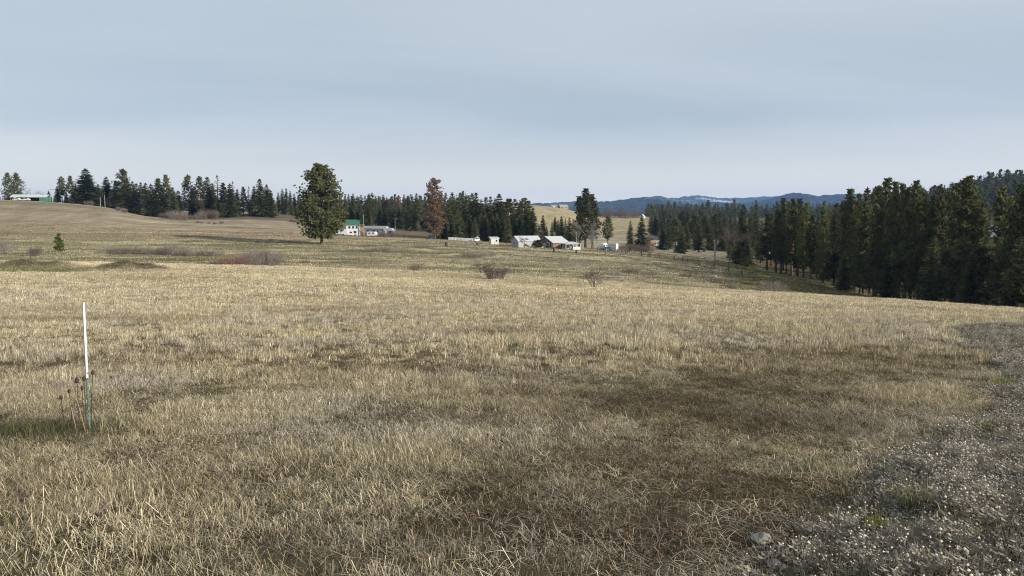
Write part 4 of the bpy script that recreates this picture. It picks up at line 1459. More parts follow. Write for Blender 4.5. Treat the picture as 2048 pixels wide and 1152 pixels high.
put_plain('shrub', 'brush_b', 1930, 0, 112, 30, 'brown thicket under the near wood, behind the field edge', None, 1.3)
put_plain('shrub', 'brush_g', 1895, 0, 112, 28, 'grey thicket under the near wood, behind the field edge', None, 1.3)
for i, (px, Y_, h) in enumerate([(180, 436, 10), (237, 425, 8), (248, 424, 8), (330, 436, 13), (342, 430, 18), (354, 426, 21), (365, 422, 14), (383, 446, 10), (404, 452, 15), (417, 455, 20), (431, 452, 16)]):
    put_plain('shrub', ('brush_b', 'shrub_b', 'brush_g')[i % 3], px, 0, Y_, h, 'leafless grey bush at the foot of the ridge trees', 'bushes at the foot of the ridge', 0.85)
for i, (px, Y_, h) in enumerate([(396, 398, 5), (403, 397, 4), (417, 392, 4), (429, 388, 5), (443, 394, 6), (583, 432, 7), (592, 430, 6), (250, 410, 8), (236, 411, 7)]):
    put_plain('shrub', 'shrub_b', px, 0, Y_, h, 'tiny dark bush dotted on the mown field', 'bushes dotted on the mown field', 1.3)
for i, px in enumerate([1252, 1266, 1280, 1296]):
    put_plain('shrub', 'brush_b', px, 0, 296 + i, 16, 'brown undergrowth beneath the broad green fir', 'undergrowth beneath the broad fir', 0.9)
for i, px in enumerate([752, 768, 785, 805, 870, 883, 890]):
    put_plain('shrub', 'brush_b', px, 0, 345 + (i % 3) * 6, 11, 'dark brush along the yard behind the pale field edge', 'brush along the yard', 1.0)
tree_px(707, 493, 228, 'young', 'tiny dark conifer seedling on the grassy rise', None, 0.8)

# ---- teasels and the fence stake
TEA = mat('teasel_brown', (0.05, 0.036, 0.03), 0.95, 0.3, 40)
TEAP = mat('teasel_pale', (0.36, 0.29, 0.18), 0.95, 0.2, 30)


def teasel(px, py, Y, headr, lab, mt=TEA, lean=0.0):
    top = at(px, py, Y)
    z0 = H1(top.x - lean, Y)
    root = empty('teasel', (top.x - lean, Y, z0), 0, lab, 'dried plant', 'teasels by the stake')
    h = top.z - z0
    st = MB()
    st.tube([(0, 0, -0.04), (lean * .4, 0, h * .5), (lean, 0, h)], [0.005, 0.004, 0.003], 5)
    rnd = random.Random(int(px))
    st.build('stem', mt, root)
    hd = MB()
    prof = [(0.002, h - 1.3 * headr), (headr * .75, h - 1.0 * headr), (headr, h - 0.2 * headr), (headr * .8, h + .7 * headr), (headr * .3, h + 1.4 * headr), (0.001, h + 1.55 * headr)]
    hd.lathe(prof, 9, lean, 0)
    for j in range(70):
        a = rnd.random() * 6.283
        t = rnd.uniform(-1.1, 1.4)
        r_ = headr * math.sqrt(max(0.05, 1 - ((t - .1) / 1.5) ** 2))
        c = Vector((lean + r_ * math.cos(a), r_ * math.sin(a), h + t * headr))
        d = Vector((math.cos(a), math.sin(a), 0.5)) * headr * 0.55
        s = Vector((-math.sin(a), math.cos(a), 0)) * 0.0016
        hd.poly([c - s, c + s, c + d])
    hd.build('seed_head', mt, root, True)
    bl = MB()
    for j in range(5):
        a = rnd.random() * 6.283
        b = Vector((lean, 0, h - 1.2 * headr))
        e = b + Vector((math.cos(a) * headr * 2, math.sin(a) * headr * 2, headr * (0.5 + rnd.random())))
        bl.tube([b, b.lerp(e, .6) - Vector((0, 0, .01)), e], [.0018, .0015, .0006], 3, cap=False)
    for j in range(2):
        zz = h * (0.35 + 0.25 * j)
        a = rnd.random() * 6.283
        for sg in (-1, 1):
            b = Vector((lean * zz / h, 0, zz))
            e = b + Vector((math.cos(a) * .09 * sg, math.sin(a) * .09 * sg, .05))
            bl.tube([b, e], [.003, .0012], 3, cap=False)
    bl.build('bracts', mt, root)
    return root


tz = [(154, 761, 7.35, 0.021, 'dried teasel with the largest pointed head beside the stake', 0.0), (168, 757, 7.42, 0.017, 'dried teasel whose head touches the stake', 0.0),
      (186, 745, 7.6, 0.017, 'dried teasel rising on the far side of the stake', 0.05), (164, 776, 7.38, 0.015, 'shorter dried teasel tucked between two taller ones', 0.0),
      (138, 782, 7.45, 0.014, 'short dried teasel beside a bleached bent stalk', -0.02), (122, 795, 7.4, 0.016, 'dried teasel standing farthest out from the stake', -0.02)]
for (px, py, Y_, r_, lb, ln) in tz:
    teasel(px, py, Y_, r_, lb, TEA, ln)
for (px, py, b) in [(134, 752, 0.16), (116, 730, 0.22)]:
    p = at(px, py, 7.25)
    x0 = at(px + 40, 870, 7.25).x
    z0 = H1(x0, 7.25)
    s_ = MB()
    s_.tube([(0, 0, -.03), ((p.x - x0) * .45, 0, (p.z - z0) * .55), (p.x - x0, 0.02, p.z - z0)], [0.0024, 0.002, 0.0008], 4)
    o = s_.build('grass_stalk', TEAP)
    o.location = (x0, 7.25, z0)
    tag(o, 'tall bleached grass stalk leaning away from the stake', 'grass stalk', 'leaning stalks by the stake')

# metal T-post with white top, leaning a little
GREEN_P = mat('post_green_paint', (0.085, 0.15, 0.115), 0.55, 0.35, 25, 0.2, 0.2)
WHITE_P = mat('post_white_sleeve', (0.50, 0.51, 0.53), 0.7, 0.25, 9)
b0 = at(180, 872, 7.45)
t0 = at(167, 605, 7.45)
zb = H1(b0.x, 7.45)
post = empty('fence_stake', (b0.x, 7.45, zb), 0, 'leaning green steel fence stake with white top in dry grass', 'fence post')
axis = Vector((t0.x - b0.x, 0, t0.z - zb))
Lp = axis.length
ax = axis.normalized()
rotm = Vector((0, 0, 1)).rotation_difference(ax).to_matrix() @ Matrix.Rotation(math.radians(60), 3, 'Z')


def bar(mb, x0, x1, y0, y1, z0, z1):
    n0 = len(mb.v)
    mb.box(x0, x1, y0, y1, z0, z1)
    for i in range(n0, len(mb.v)):
        mb.v[i] = tuple(rotm @ Vector(mb.v[i]))


zs = Lp * 0.41
m = MB()
bar(m, -0.010, 0.010, -0.003, 0.003, -0.25, zs + 0.4)
bar(m, -0.003, 0.003, 0.003, 0.0175, -0.25, zs + 0.4)
m.build('shaft', GREEN_P, post)
m = MB()
for j in range(11):
    z_ = 0.05 + j * 0.054
    bar(m, -0.006, 0.006, -0.010, -0.003, z_, z_ + 0.014)
m.build('studs', GREEN_P, post)
m = MB()
bar(m, -0.0105, 0.0105, -0.004, 0.004, zs + .01, Lp - 0.02)
bar(m, -0.004, 0.004, 0.004, 0.019, zs + .01, Lp - 0.02)
m.build('white_sleeve', WHITE_P, post)
m = MB()
bar(m, -0.010, 0.010, -0.008, 0.010, Lp - 0.02, Lp)
m.build('cap', WHITE_P, post)
m = MB()
p_ = rotm @ Vector((0.018, -0.004, Lp - 0.07))
m.tube([p_, p_ + Vector((.022, -.01, .004)), p_ + Vector((.040, -.012, -.012))], [.004, .004, .003], 5)
m.build('wire_clip', WHITE_P, post)

# rock, green tufts on the pad
ROCKM = mat('field_rock', (0.175, 0.17, 0.145), 0.9, 0.3, 22, 0.7)


def rock(px, py, wpx, label):
    c = hit(px, py)
    r_ = 0.5 * wpx / F * c[1]
    import bmesh
    bm = bmesh.new()
    bmesh.ops.create_icosphere(bm, subdivisions=3, radius=1.0)
    rr = random.Random(int(px))
    ph = [rr.random() * 6 for _ in range(6)]
    for v in bm.verts:
        k_ = 1 + 0.14 * math.sin(2.3 * v.co.x + ph[0]) + 0.12 * math.sin(3.1 * v.co.y + ph[1]) + 0.1 * math.sin(4.7 * v.co.z + ph[2])
        v.co *= k_
        for (nx, ny, nz_, d_) in ((0.6, -0.5, 0.6, 0.72), (-0.7, 0.1, 0.7, 0.78), (0.1, 0.8, 0.5, 0.75), (-0.4, -0.8, 0.2, 0.8)):
            nn = Vector((nx, ny, nz_)).normalized()
            e = v.co.dot(nn) - d_
            if e > 0:
                v.co -= nn * e
        v.co = Vector((v.co.x * r_, v.co.y * r_ * .8, v.co.z * r_ * 0.62))
    me = bpy.data.meshes.new('rock')
    bm.to_mesh(me)
    bm.free()
    me.materials.append(ROCKM)
    o = link('rock', me)
    o.location = (c[0], c[1], float(pad_z(np.array([c[0]]), np.array([c[1]]))[0]) + r_ * 0.30)
    o.rotation_euler = (0.1, 0.2, 0.5)
    return tag(o, label, 'rock')


rock(1526, 1086, 50, 'angular grey rock half hidden in grass at the pad edge')
rock(1548, 1140, 40, 'low dark stone in the grass below the angular rock')
GREENT = {'bright': foliage_mat('green_grass', (0.10, 0.115, 0.02), (0.24, 0.25, 0.05), 0.3, 0.05), 'dull': foliage_mat('dull_green_grass', (0.10, 0.105, 0.05), (0.27, 0.26, 0.15), 0.3, 0.05)}


def green_tuft(px, py, wpx, hpx, kind, label, seed):
    c = hit(px, py)
    sc = c[1] / F
    m = tuft(seed, 120, wpx * sc * 0.30, hpx * sc * 0.5, hpx * sc * 1.15, 0.0045, 0.45, 0.5)
    m.s = [min(1, max(0, (s_ - .5))) for s_ in m.s]
    o = m.build('grass_tuft', GREENT[kind])
    o.location = (c[0], c[1], float(pad_z(np.array([c[0]]), np.array([c[1]]))[0]))
    return tag(o, label, 'grass tuft')


green_tuft(1758, 1076, 60, 34, 'bright', 'small yellow-green grass tuft low on the pad', 401)
green_tuft(1830, 1035, 85, 75, 'dull', 'spiky grey-green grass tuft with tall pale stalks on the pad', 402)
green_tuft(2003, 778, 42, 34, 'bright', 'green grass tuft at the far bend of the pad edge', 403)
green_tuft(1965, 870, 50, 36, 'dull', 'pale green tuft where the field meets the pad', 404)
green_tuft(1625, 950, 60, 40, 'dull', 'straw-green tuft on the field side of the pad edge', 405)

# ================================================================== BUILDINGS, FENCES, VEHICLES
ROOF_W = mat('pale_metal_roof', (0.50, 0.51, 0.52), 0.45, 0.10, 1.5, 0, 0.2)
ROOF_G = mat('green_metal_roof', (0.045, 0.135, 0.09), 0.5, 0.12, 1.5, 0, 0.2)
ROOF_S = mat('grey_shingle_roof', (0.26, 0.255, 0.25), 0.85, 0.2, 3)
ROOF_K = mat('dark_shingle_roof', (0.07, 0.065, 0.06), 0.85, 0.2, 3)
WALL_W = mat('white_siding', (0.52, 0.52, 0.51), 0.7, 0.07, 2)
WALL_G = mat('grey_siding', (0.33, 0.335, 0.33), 0.8, 0.15, 2)
WALL_B = mat('brown_siding', (0.165, 0.112, 0.082), 0.8, 0.2, 2)
WALL_C = mat('cream_siding', (0.50, 0.46, 0.36), 0.8, 0.1, 2)
WALL_T = mat('tan_siding', (0.30, 0.20, 0.13), 0.8, 0.15, 2)
WALL_GN = mat('green_metal_siding', (0.06, 0.155, 0.115), 0.6, 0.12, 2)
GLASS = mat('dark_window_glass', (0.03, 0.035, 0.045), 0.15, 0.1, 2, 0, 0, 0.5)
TRIM = mat('white_trim', (0.58, 0.58, 0.57), 0.6, 0.05, 2)
WOOD = mat('weathered_wood', (0.16, 0.125, 0.095), 0.9, 0.3, 8, 0.4)
WOODD = mat('dark_wood', (0.06, 0.048, 0.04), 0.9, 0.3, 8, 0.4)
WOODL = mat('new_lumber', (0.42, 0.29, 0.16), 0.8, 0.2, 8)
RUBBER = mat('tyre_rubber', (0.02, 0.02, 0.02), 0.85, 0.1, 10)
STEEL = mat('galvanised_steel', (0.5, 0.51, 0.52), 0.4, 0.1, 5, 0, 0.7)
POLEM = mat('pole_wood', (0.34, 0.31, 0.27), 0.9, 0.2, 6)


def house(name, px, Y, rz, ln, wd, eave, ridge, wallm, roofm, label, cat='house', front=(), left=(), over=0.35, base=0.0, thick=0.12, xoff=0.0, chimney=None):
    """gabled building; local x along the ridge, local -y is the front wall, local -x the left gable.
    front / left: lists of ('window'|'door', centre, z0, width, height)"""
    X = (px - CX) / F / 1.004 * Y + xoff
    z = min(H1(X - ln * .35, Y), H1(X + ln * .35, Y), H1(X, Y))
    o = empty(name, (X, Y, z - 0.05), rz, label, cat)
    m = MB()
    hx, hy = ln / 2, wd / 2
    v = [(-hx, -hy, base), (hx, -hy, base), (hx, hy, base), (-hx, hy, base), (-hx, -hy, eave), (hx, -hy, eave), (hx, hy, eave), (-hx, hy, eave), (-hx, 0, ridge - .05), (hx, 0, ridge - .05)]
    m.v = v
    m.f = [(0, 1, 5, 4), (2, 3, 7, 6), (1, 2, 6, 9, 5), (3, 0, 4, 8, 7), (3, 2, 1, 0)]
    m.s = [1] * 5
    wl = m.build('wall', wallm, o)
    r = MB()
    sl = (ridge - eave) / hy
    ex = hx + over
    ey = hy + over
    ze = eave - over * sl
    for sg in (-1, 1):
        a = [(-ex, sg * ey, ze), (ex, sg * ey, ze), (ex, 0, ridge), (-ex, 0, ridge)]
        if sg == 1:
            a = a[::-1]
        r.hexa([(p[0], p[1], p[2] + 0.02) for p in a] + [(p[0], p[1], p[2] + thick) for p in a])
    rf = r.build('roof', roofm, o)
    if chimney:
        MB().box(chimney - .25, chimney + .25, 0.3, 0.8, eave, ridge + 0.8).build('chimney', WALL_B, rf)
    for side, lst in (('f', front), ('l', left)):
        for (kind, c, z0, w_, h_) in lst:
            fr = MB()
            t_ = 0.10
            rects = [(c - w_ / 2 - t_, c - w_ / 2, z0, z0 + h_), (c + w_ / 2, c + w_ / 2 + t_, z0, z0 + h_), (c - w_ / 2 - t_, c + w_ / 2 + t_, z0 + h_, z0 + h_ + t_)]
            if kind == 'window':
                rects.append((c - w_ / 2 - t_, c + w_ / 2 + t_, z0 - t_, z0))
            for (a, b, c0, c1) in rects:
                if side == 'f':
                    fr.box(a, b, -hy - .05, -hy + .02, c0, c1)
                else:
                    fr.box(-hx - .05, -hx + .02, a, b, c0, c1)
            pn_ = MB()
            if side == 'f':
                pn_.box(c - w_ / 2, c + w_ / 2, -hy - .015, -hy + .02, z0, z0 + h_)
            else:
                pn_.box(-hx - .015, -hx + .02, c - w_ / 2, c + w_ / 2, z0, z0 + h_)
            if kind == 'window':
                wn = fr.build('window', TRIM, o)
                pn_.build('pane', GLASS, wn)
            else:
                dr = pn_.build('door', WALL_W if wallm is not WALL_W else WOODD, o)
                fr.build('door_frame', TRIM, dr)
    return o


# houses in the centre
R_ = math.radians
h1 = house('house', 1052, 268, R_(24), 8.6, 6.2, 2.5, 4.1, WALL_G, ROOF_W, 'grey house with patchy pale metal roof, gable turned to the field', 'house',
           front=[('window', 1.8, 1.0, 0.9, 0.9), ('door', 3.3, 0, 0.9, 2.0)], left=[('window', 0.0, 1.1, 1.0, 1.1)])
h2 = house('house', 1106, 266, R_(38), 6.6, 7.4, 2.6, 4.4, WALL_B, ROOF_W, 'brown house with bright pale metal roof and white-trimmed windows', 'house',
           front=[('window', 0.9, 0.9, 1.2, 1.2)], left=[('window', -2.6, 0.8, 0.9, 1.5), ('window', -1.2, 0.8, 0.9, 1.5), ('door', 0.6, 0.0, 0.95, 2.0), ('window', 2.4, 0.9, 1.0, 1.2)], over=0.6)
# porch of the brown house
pm_ = MB()
pm_.box(-4.8, -3.35, -3.6, 0.0, 0.02, 0.3)
pm_.build('porch_deck', WOODD, h2)
pm_ = MB()
for y_ in (-3.55, -1.8, -0.1):
    pm_.box(-4.75, -4.65, y_ - .05, y_ + .05, 0.3, 1.25)
pm_.box(-4.75, -4.65, -3.6, 0, 1.2, 1.3)
pm_.build('porch_railing', WOODD, h2)
wall_strip = MB().box(-4.3, 4.3, -0.1, 0.1, 0, 0.5).build('retaining_wall', WALL_C)
wall_strip.location = (at(1062, 500, 263).x, 263.0, H1(at(1062, 500, 263).x, 263.0))
tag(wall_strip, 'low cream retaining wall before the grey house', 'wall')


def shed(name, px, Y, rz, w_, d_, hf, hb, wallm, roofm, label, win=True, door=True, cat='shed'):
    X = (px - CX) / F / 1.004 * Y
    z = min(H1(X - 1, Y), H1(X + 1, Y))
    o = empty(name, (X, Y, z - .05), rz, label, cat)
    m = MB()
    hx, hy = w_ / 2, d_ / 2
    m.hexa([(-hx, -hy, 0), (hx, -hy, 0), (hx, hy, 0), (-hx, hy, 0), (-hx, -hy, hf), (hx, -hy, hf), (hx, hy, hb), (-hx, hy, hb)])
    m.build('wall', wallm, o)
    r = MB()
    e = 0.3
    s_ = (hb - hf) / d_
    a = [(-hx - e, -hy - e, hf - e * s_ + .02), (hx + e, -hy - e, hf - e * s_ + .02), (hx + e, hy + e, hb + e * s_ + .02), (-hx - e, hy + e, hb + e * s_ + .02)]
    r.hexa(a + [(p[0], p[1], p[2] + .2) for p in a])
    r.build('roof', roofm, o)
    if win:
        f = MB()
        for (a_, b_, c0, c1) in ((0.2, 0.3, 1.2, 1.9), (0.95, 1.05, 1.2, 1.9), (0.2, 1.05, 1.1, 1.2), (0.2, 1.05, 1.9, 2.0)):
            f.box(a_, b_, -hy - .05, -hy + .02, c0, c1)
        wn = f.build('window', TRIM, o)
        MB().box(.3, .95, -hy - .02, -hy + .02, 1.2, 1.9).build('pane', GLASS, wn)
    if door:
        dr = MB().box(-1.1, -0.25, -hy - .04, -hy + .02, 0.02, 1.95).build('door', WALL_W, o)
        MB().box(-0.42, -0.36, -hy - .09, -hy - .04, 0.9, 1.05).build('handle', STEEL, dr)
    return o


shed('shed', 988, 285, R_(16), 3.0, 2.6, 2.35, 2.75, WALL_C, ROOF_W, 'small cream shed with thick pale roof beside the dark stand')

# open pavilion with hipped white roof
X = (1143 - CX) / F / 1.004 * 262
pv = empty('pavilion', (X, 262, H1(X, 262) - .05), R_(14), 'open pavilion with hipped white roof and white panel wall', 'pavilion')
m = MB()
a = [(-2.9, -2.3, 2.1), (2.9, -2.3, 2.1), (2.9, 2.3, 2.1), (-2.9, 2.3, 2.1)]
i0 = len(m.v)
m.v += a + [(-0.7, 0, 2.85), (0.7, 0, 2.85)]
m.f += [(0, 1, 5, 4), (2, 3, 4, 5), (1, 2, 5), (3, 0, 4), (3, 2, 1, 0)]
m.s += [1] * 5
m.build('roof', ROOF_W, pv)
for (x_, y_) in ((-2.6, -2.0), (2.6, -2.0), (2.6, 2.0), (-2.6, 2.0), (0, -2.0)):
    MB().box(x_ - .07, x_ + .07, y_ - .07, y_ + .07, 0, 2.08).build('post', TRIM, pv)
MB().box(0.1, 2.55, -2.04, -1.94, 0.1, 1.15).build('panel', WALL_W, pv)
MB().box(-2.5, -0.1, 1.9, 2.0, 0.1, 1.7).build('panel', WALL_G, pv)


def wheel(mb_parent, x, y, z, r, w_=0.22):
    t = MB()
    t.tube([(x, y - w_ / 2, z), (x, y + w_ / 2, z)], [r, r], 12)
    wo = t.build('wheel', RUBBER, mb_parent)
    h_ = MB()
    h_.tube([(x, y - w_ / 2 - .02, z), (x, y + w_ / 2 + .02, z)], [r * .5, r * .5], 10)
    h_.build('rim', STEEL, wo)
    return wo


def prism_side(prof, y0, y1):
    """extrude an x-z outline across y"""
    m = MB()
    n_ = len(prof)
    m.v = [(x, y0, z) for (x, z) in prof] + [(x, y1, z) for (x, z) in prof]
    m.f = [tuple(range(n_)), tuple(reversed(range(n_, 2 * n_)))] + [(i, i + n_, (i + 1) % n_ + n_, (i + 1) % n_) for i in range(n_)]
    m.s = [1] * len(m.f)
    return m


CARW = mat('white_car_paint', (0.55, 0.56, 0.58), 0.3, 0.04, 2, 0, 0, 0.5)
CARD = mat('dark_car_paint', (0.035, 0.038, 0.045), 0.3, 0.1, 2, 0, 0, 0.5)
CARS = mat('silver_car_paint', (0.45, 0.47, 0.50), 0.3, 0.05, 2, 0, 0.3, 0.5)


def pickup(px, Y, rz, paint, label):
    X = (px - CX) / F / 1.004 * Y
    o = empty('pickup_truck', (X, Y, H1(X, Y)), rz, label, 'truck')
    prism_side([(-2.7, .45), (-2.7, 1.05), (-.55, 1.08), (-.45, 1.08), (.95, 1.08), (1.15, 1.12), (2.6, 1.02), (2.75, .9), (2.75, .45)], -.95, .95).build('body', paint, o)
    prism_side([(-.75, 1.07), (-.62, 1.82), (.55, 1.85), (1.15, 1.1)], -.86, .86).build('cab', paint, o)
    for y_ in (-.875, .875):
        prism_side([(-.55, 1.18), (-.48, 1.7), (.42, 1.72), (.88, 1.18)], y_ - .01, y_ + .01).build('side_window', GLASS, o)
    for x_ in (-1.75, 1.75):
        for y_ in (-.86, .86):
            wheel(o, x_, y_, .38, .38)
    for y_ in (-.7, .7):
        MB().box(2.74, 2.78, y_ - .15, y_ + .15, .72, .9).build('headlight', TRIM, o)
    return o


def camper(px, Y, rz, ln, hh, label, paint=CARW, cat='camper'):
    X = (px - CX) / F / 1.004 * Y
    o = empty('camper_trailer', (X, Y, H1(X, Y)), rz, label, cat)
    a = ln / 2
    prism_side([(-a, .5), (-a, hh - .15), (-a + .2, hh), (a - .5, hh), (a, hh - .5), (a - .05, .9), (a - .5, .5)], -1.1, 1.1).build('body', paint, o)
    for x_ in (-a * .45, a * .4):
        f = MB()
        f.box(x_ - .5, x_ + .5, -1.13, -1.09, 1.3, 1.9)
        wn = f.build('window', TRIM, o)
        MB().box(x_ - .42, x_ + .42, -1.15, -1.1, 1.36, 1.84).build('pane', GLASS, wn)
    MB().box(-.3, .35, -1.125, -1.09, .6, 2.2).build('door', paint, o)
    for y_ in (-.95, .95):
        wheel(o, -.2, y_, .35, .35)
    MB().box(a - .3, a + 1.0, -.06, .06, .42, .52).build('hitch', STEEL, o)
    return o


def car(px, Y, rz, paint, label):
    X = (px - CX) / F / 1.004 * Y
    o = empty('car', (X, Y, H1(X, Y)), rz, label, 'car')
    prism_side([(-2.2, .35), (-2.25, .8), (-1.6, .92), (1.0, .92), (2.1, .78), (2.25, .55), (2.2, .35)], -.88, .88).build('body', paint, o)
    prism_side([(-1.75, .9), (-1.2, 1.42), (.2, 1.45), (1.0, .9)], -.76, .76).build('cabin', paint, o)
    for y_ in (-.775, .775):
        prism_side([(-1.45, .96), (-1.08, 1.34), (.14, 1.36), (.75, .96)], y_ - .01, y_ + .01).build('side_window', GLASS, o)
    for x_ in (-1.4, 1.4):
        for y_ in (-.8, .8):
            wheel(o, x_, y_, .32, .32, .2)
    return o


car(1131, 272, R_(170), CARS, 'silver car parked between the brown house and the pavilion')
car(1138, 276, R_(160), CARD, 'dark car parked behind the pavilion')
camper(1206, 290, R_(64), 4.6, 2.6, 'cream camper trailer parked beside the bare cottonwood')
camper(1226, 286, R_(150), 3.6, 2.7, 'white cargo trailer parked past the cream camper', cat='trailer')
car(1218, 282, R_(20), CARD, 'dark car parked between the two trailers')

# white two-storey house with green roof
h3 = house('house', 706, 335, R_(8), 5.6, 6.0, 4.9, 7.0, WALL_W, ROOF_G, 'white two-storey house with green metal roof at the field edge', 'house',
           front=[('window', -1.4, 3.2, .9, 1.1), ('window', 0.2, 3.2, .9, 1.1), ('window', 1.7, 3.2, .9, 1.1), ('window', 1.0, 1.0, 1.2, 1.2), ('door', -.9, 0, .9, 2)])
X = (724 - CX) / F / 1.004 * 333
dk = empty('timber_deck', (X, 333, H1(X, 333) - .05), R_(8), 'raised tan timber deck beside the green-roofed house', 'deck')
for (x_, y_) in ((-.9, -1), (.9, -1), (.9, 1), (-.9, 1)):
    MB().box(x_ - .1, x_ + .1, y_ - .1, y_ + .1, 0, 4.9).build('post', WOODL, dk)
MB().box(-1.0, 1.0, -1.1, 1.1, 2.4, 2.6).build('deck_floor', WOODL, dk)
for z_ in (2.9, 3.3):
    MB().box(-1.0, 1.0, -1.12, -1.04, z_, z_ + .1).build('rail', WOODL, dk)
MB().box(-1.2, 1.2, -1.3, 1.3, 4.9, 5.05).build('roof', WALL_T, dk)
pickup(702, 322, R_(185), CARW, 'white pickup truck parked before the green-roofed house')
camper(684, 326, R_(175), 5.0, 2.6, 'white camper half hidden behind the lone big pine')
tl = camper(744, 322, R_(-12), 3.9, 2.2, 'plain white cargo trailer in the yard', cat='trailer')

# further houses
house('house', 752, 400, R_(-18), 13.0, 7.0, 2.6, 4.2, WALL_W, ROOF_S, 'long pale house behind brush past the green-roofed house', 'house', front=[('window', -3, 1, 1.2, 1.1), ('window', 0.5, 1, 1.6, 1.1), ('door', 2.8, 0, .9, 2)])
house('house', 776, 392, R_(30), 5.0, 5.0, 2.2, 3.4, WALL_C, ROOF_W, 'small pale outbuilding at the end of the long pale house', 'outbuilding', front=[('window', 0, 1, 1, .9)])
house('farmhouse', 1126, 880, R_(20), 10.0, 7.0, 2.8, 5.4, WALL_T, ROOF_S, 'tan farmhouse on the brow of the stubble hill', 'house', front=[('window', -2.5, 1, 1.4, 1.4), ('window', 2.5, 1, 1.4, 1.4)], left=[('window', 0, 1.2, 1.4, 1.4)])
house('outbuilding', 1108, 900, R_(0), 7.0, 5.0, 2.2, 3.4, WALL_T, ROOF_S, 'long brown outbuilding next to the hilltop farmhouse', 'outbuilding', front=[('door', 0, 0, 2.4, 2.4)])
house('farmhouse', 1285, 860, R_(60), 5.0, 4.4, 2.2, 4.2, WALL_W, ROOF_W, 'small bright white gabled house at the edge of the far woods', 'house', left=[('window', 0, 2, 1.6, 1.6)])
house('barn', 1313, 420, R_(8), 9.0, 6.0, 3.6, 5.2, WALL_T, ROOF_K, 'pinkish brown barn behind the broad fir', 'barn', front=[('door', 0, 0, 2.2, 2.4)])
camper(1331, 408, R_(10), 4.0, 2.4, 'white trailer parked beside the pinkish brown barn')
house('house', 1367, 440, R_(0), 9.0, 6.0, 2.8, 4.6, WALL_W, ROOF_S, 'white house glimpsed through the middle wood', 'house', front=[('window', -2, 1, 1.2, 1.2), ('window', 2, 1, 1.2, 1.2)])
house('house', 1500, 450, R_(-10), 12.0, 7.0, 3.0, 5.0, WALL_W, ROOF_W, 'white house glimpsed behind the tall spire fir', 'house', front=[('window', -3, 1, 1.2, 1.2), ('window', 3, 1, 1.2, 1.2)])
house('house', 1541, 380, R_(5), 10.0, 6.0, 3.0, 4.8, WALL_T, ROOF_S, 'tan house seen between the open pine trunks', 'house', front=[('window', -2, 1, 1.2, 1.2), ('door', 1, 0, 1, 2)])

# arched white barn in the right-hand wood
X = (1990 - CX) / F / 1.004 * 345
q_ = empty('arched_barn', (X, 345, H1(X, 345) - .2), R_(-30), 'white arched metal barn glimpsed between the right-hand trees', 'barn')
m = MB()
arc = [(6.2 * math.cos(t), 5.4 * math.sin(t)) for t in np.linspace(0, math.pi, 17)]
for k in range(16):
    (xa, za), (xb, zb_) = arc[k], arc[k + 1]
    m.poly([(xa, -7, za), (xa, 7, za), (xb, 7, zb_), (xb, -7, zb_)])
m.build('arched_roof', mat('white_metal_arch', (0.62, 0.64, 0.70), 0.5, 0.08, 1.0, 0, 0.2), q_)
m = MB()
m.poly([(x_, -6.9, z_) for (x_, z_) in arc])
m.poly([(x_, 6.9, z_) for (x_, z_) in reversed(arc)])
ew = m.build('end_wall', WALL_G, q_)
MB().box(-1.8, 1.8, -7.0, -6.88, 0, 3.2).build('door', WALL_W, q_)

# long low barn on the left hill
X0 = (64 - CX) / F / 1.004 * 446
zb_ = H1(X0, 446)
bn = empty('long_barn', (X0, 446, zb_ - .3), R_(5), 'long low barn with pale roof and green gable on the hill brow', 'barn')
m = MB()
m.v = [(6.2, -3, 0), (10, -3, 0), (10, 3, 0), (6.2, 3, 0), (6.2, -3, 2.5), (10, -3, 2.5), (10, 3, 2.5), (6.2, 3, 2.5), (6.2, 0, 3.9), (10, 0, 3.9)]
m.f = [(0, 1, 5, 4), (2, 3, 7, 6), (1, 2, 6, 9, 5), (3, 0, 4, 8, 7)]
m.s = [1] * 4
m.build('green_wall', WALL_GN, bn)
r = MB()
for sg in (-1, 1):
    a = [(-10, sg * 3.3, 2.4), (10.3, sg * 3.3, 2.4), (10.3, 0, 3.95), (-10, 0, 3.95)]
    if sg == 1:
        a = a[::-1]
    r.hexa(a + [(p[0], p[1], p[2] + .15) for p in a])
r.build('roof', mat('pale_green_roof', (0.46, 0.52, 0.50), 0.5, 0.08, 1.0, 0, 0.1), bn)
for x_ in (-9.5, -6, -2.5, 1):
    MB().box(x_ - .12, x_ + .12, -3.1, -2.86, 0, 2.42).build('post', WOOD, bn)
MB().box(-9.8, 6.2, 2.7, 2.8, 0, 2.5).build('back_wall', WOODD, bn)
MB().box(9.99, 10.06, -1.2, 1.2, 0, 2.2).build('door', WALL_GN, bn)
for i, px in enumerate((36, 54)):
    car(px, 436, R_(175 + 8 * i), CARW, ['white car parked under the open end of the long barn', 'white car parked halfway along the long barn'][i])
lx = (20 - CX) / F / 1.004 * 448
lt = MB()
lt.box(-2.2, 2.2, -1, 1, 0.0, 1.6)
lt.box(-2.5, 2.5, -1.2, 1.2, 1.6, 1.75)
o = lt.build('hay_shelter', WOODD)
o.location = (lx, 448, H1(lx, 448))
tag(o, 'low dark shelter at the open end of the long barn', 'shelter')


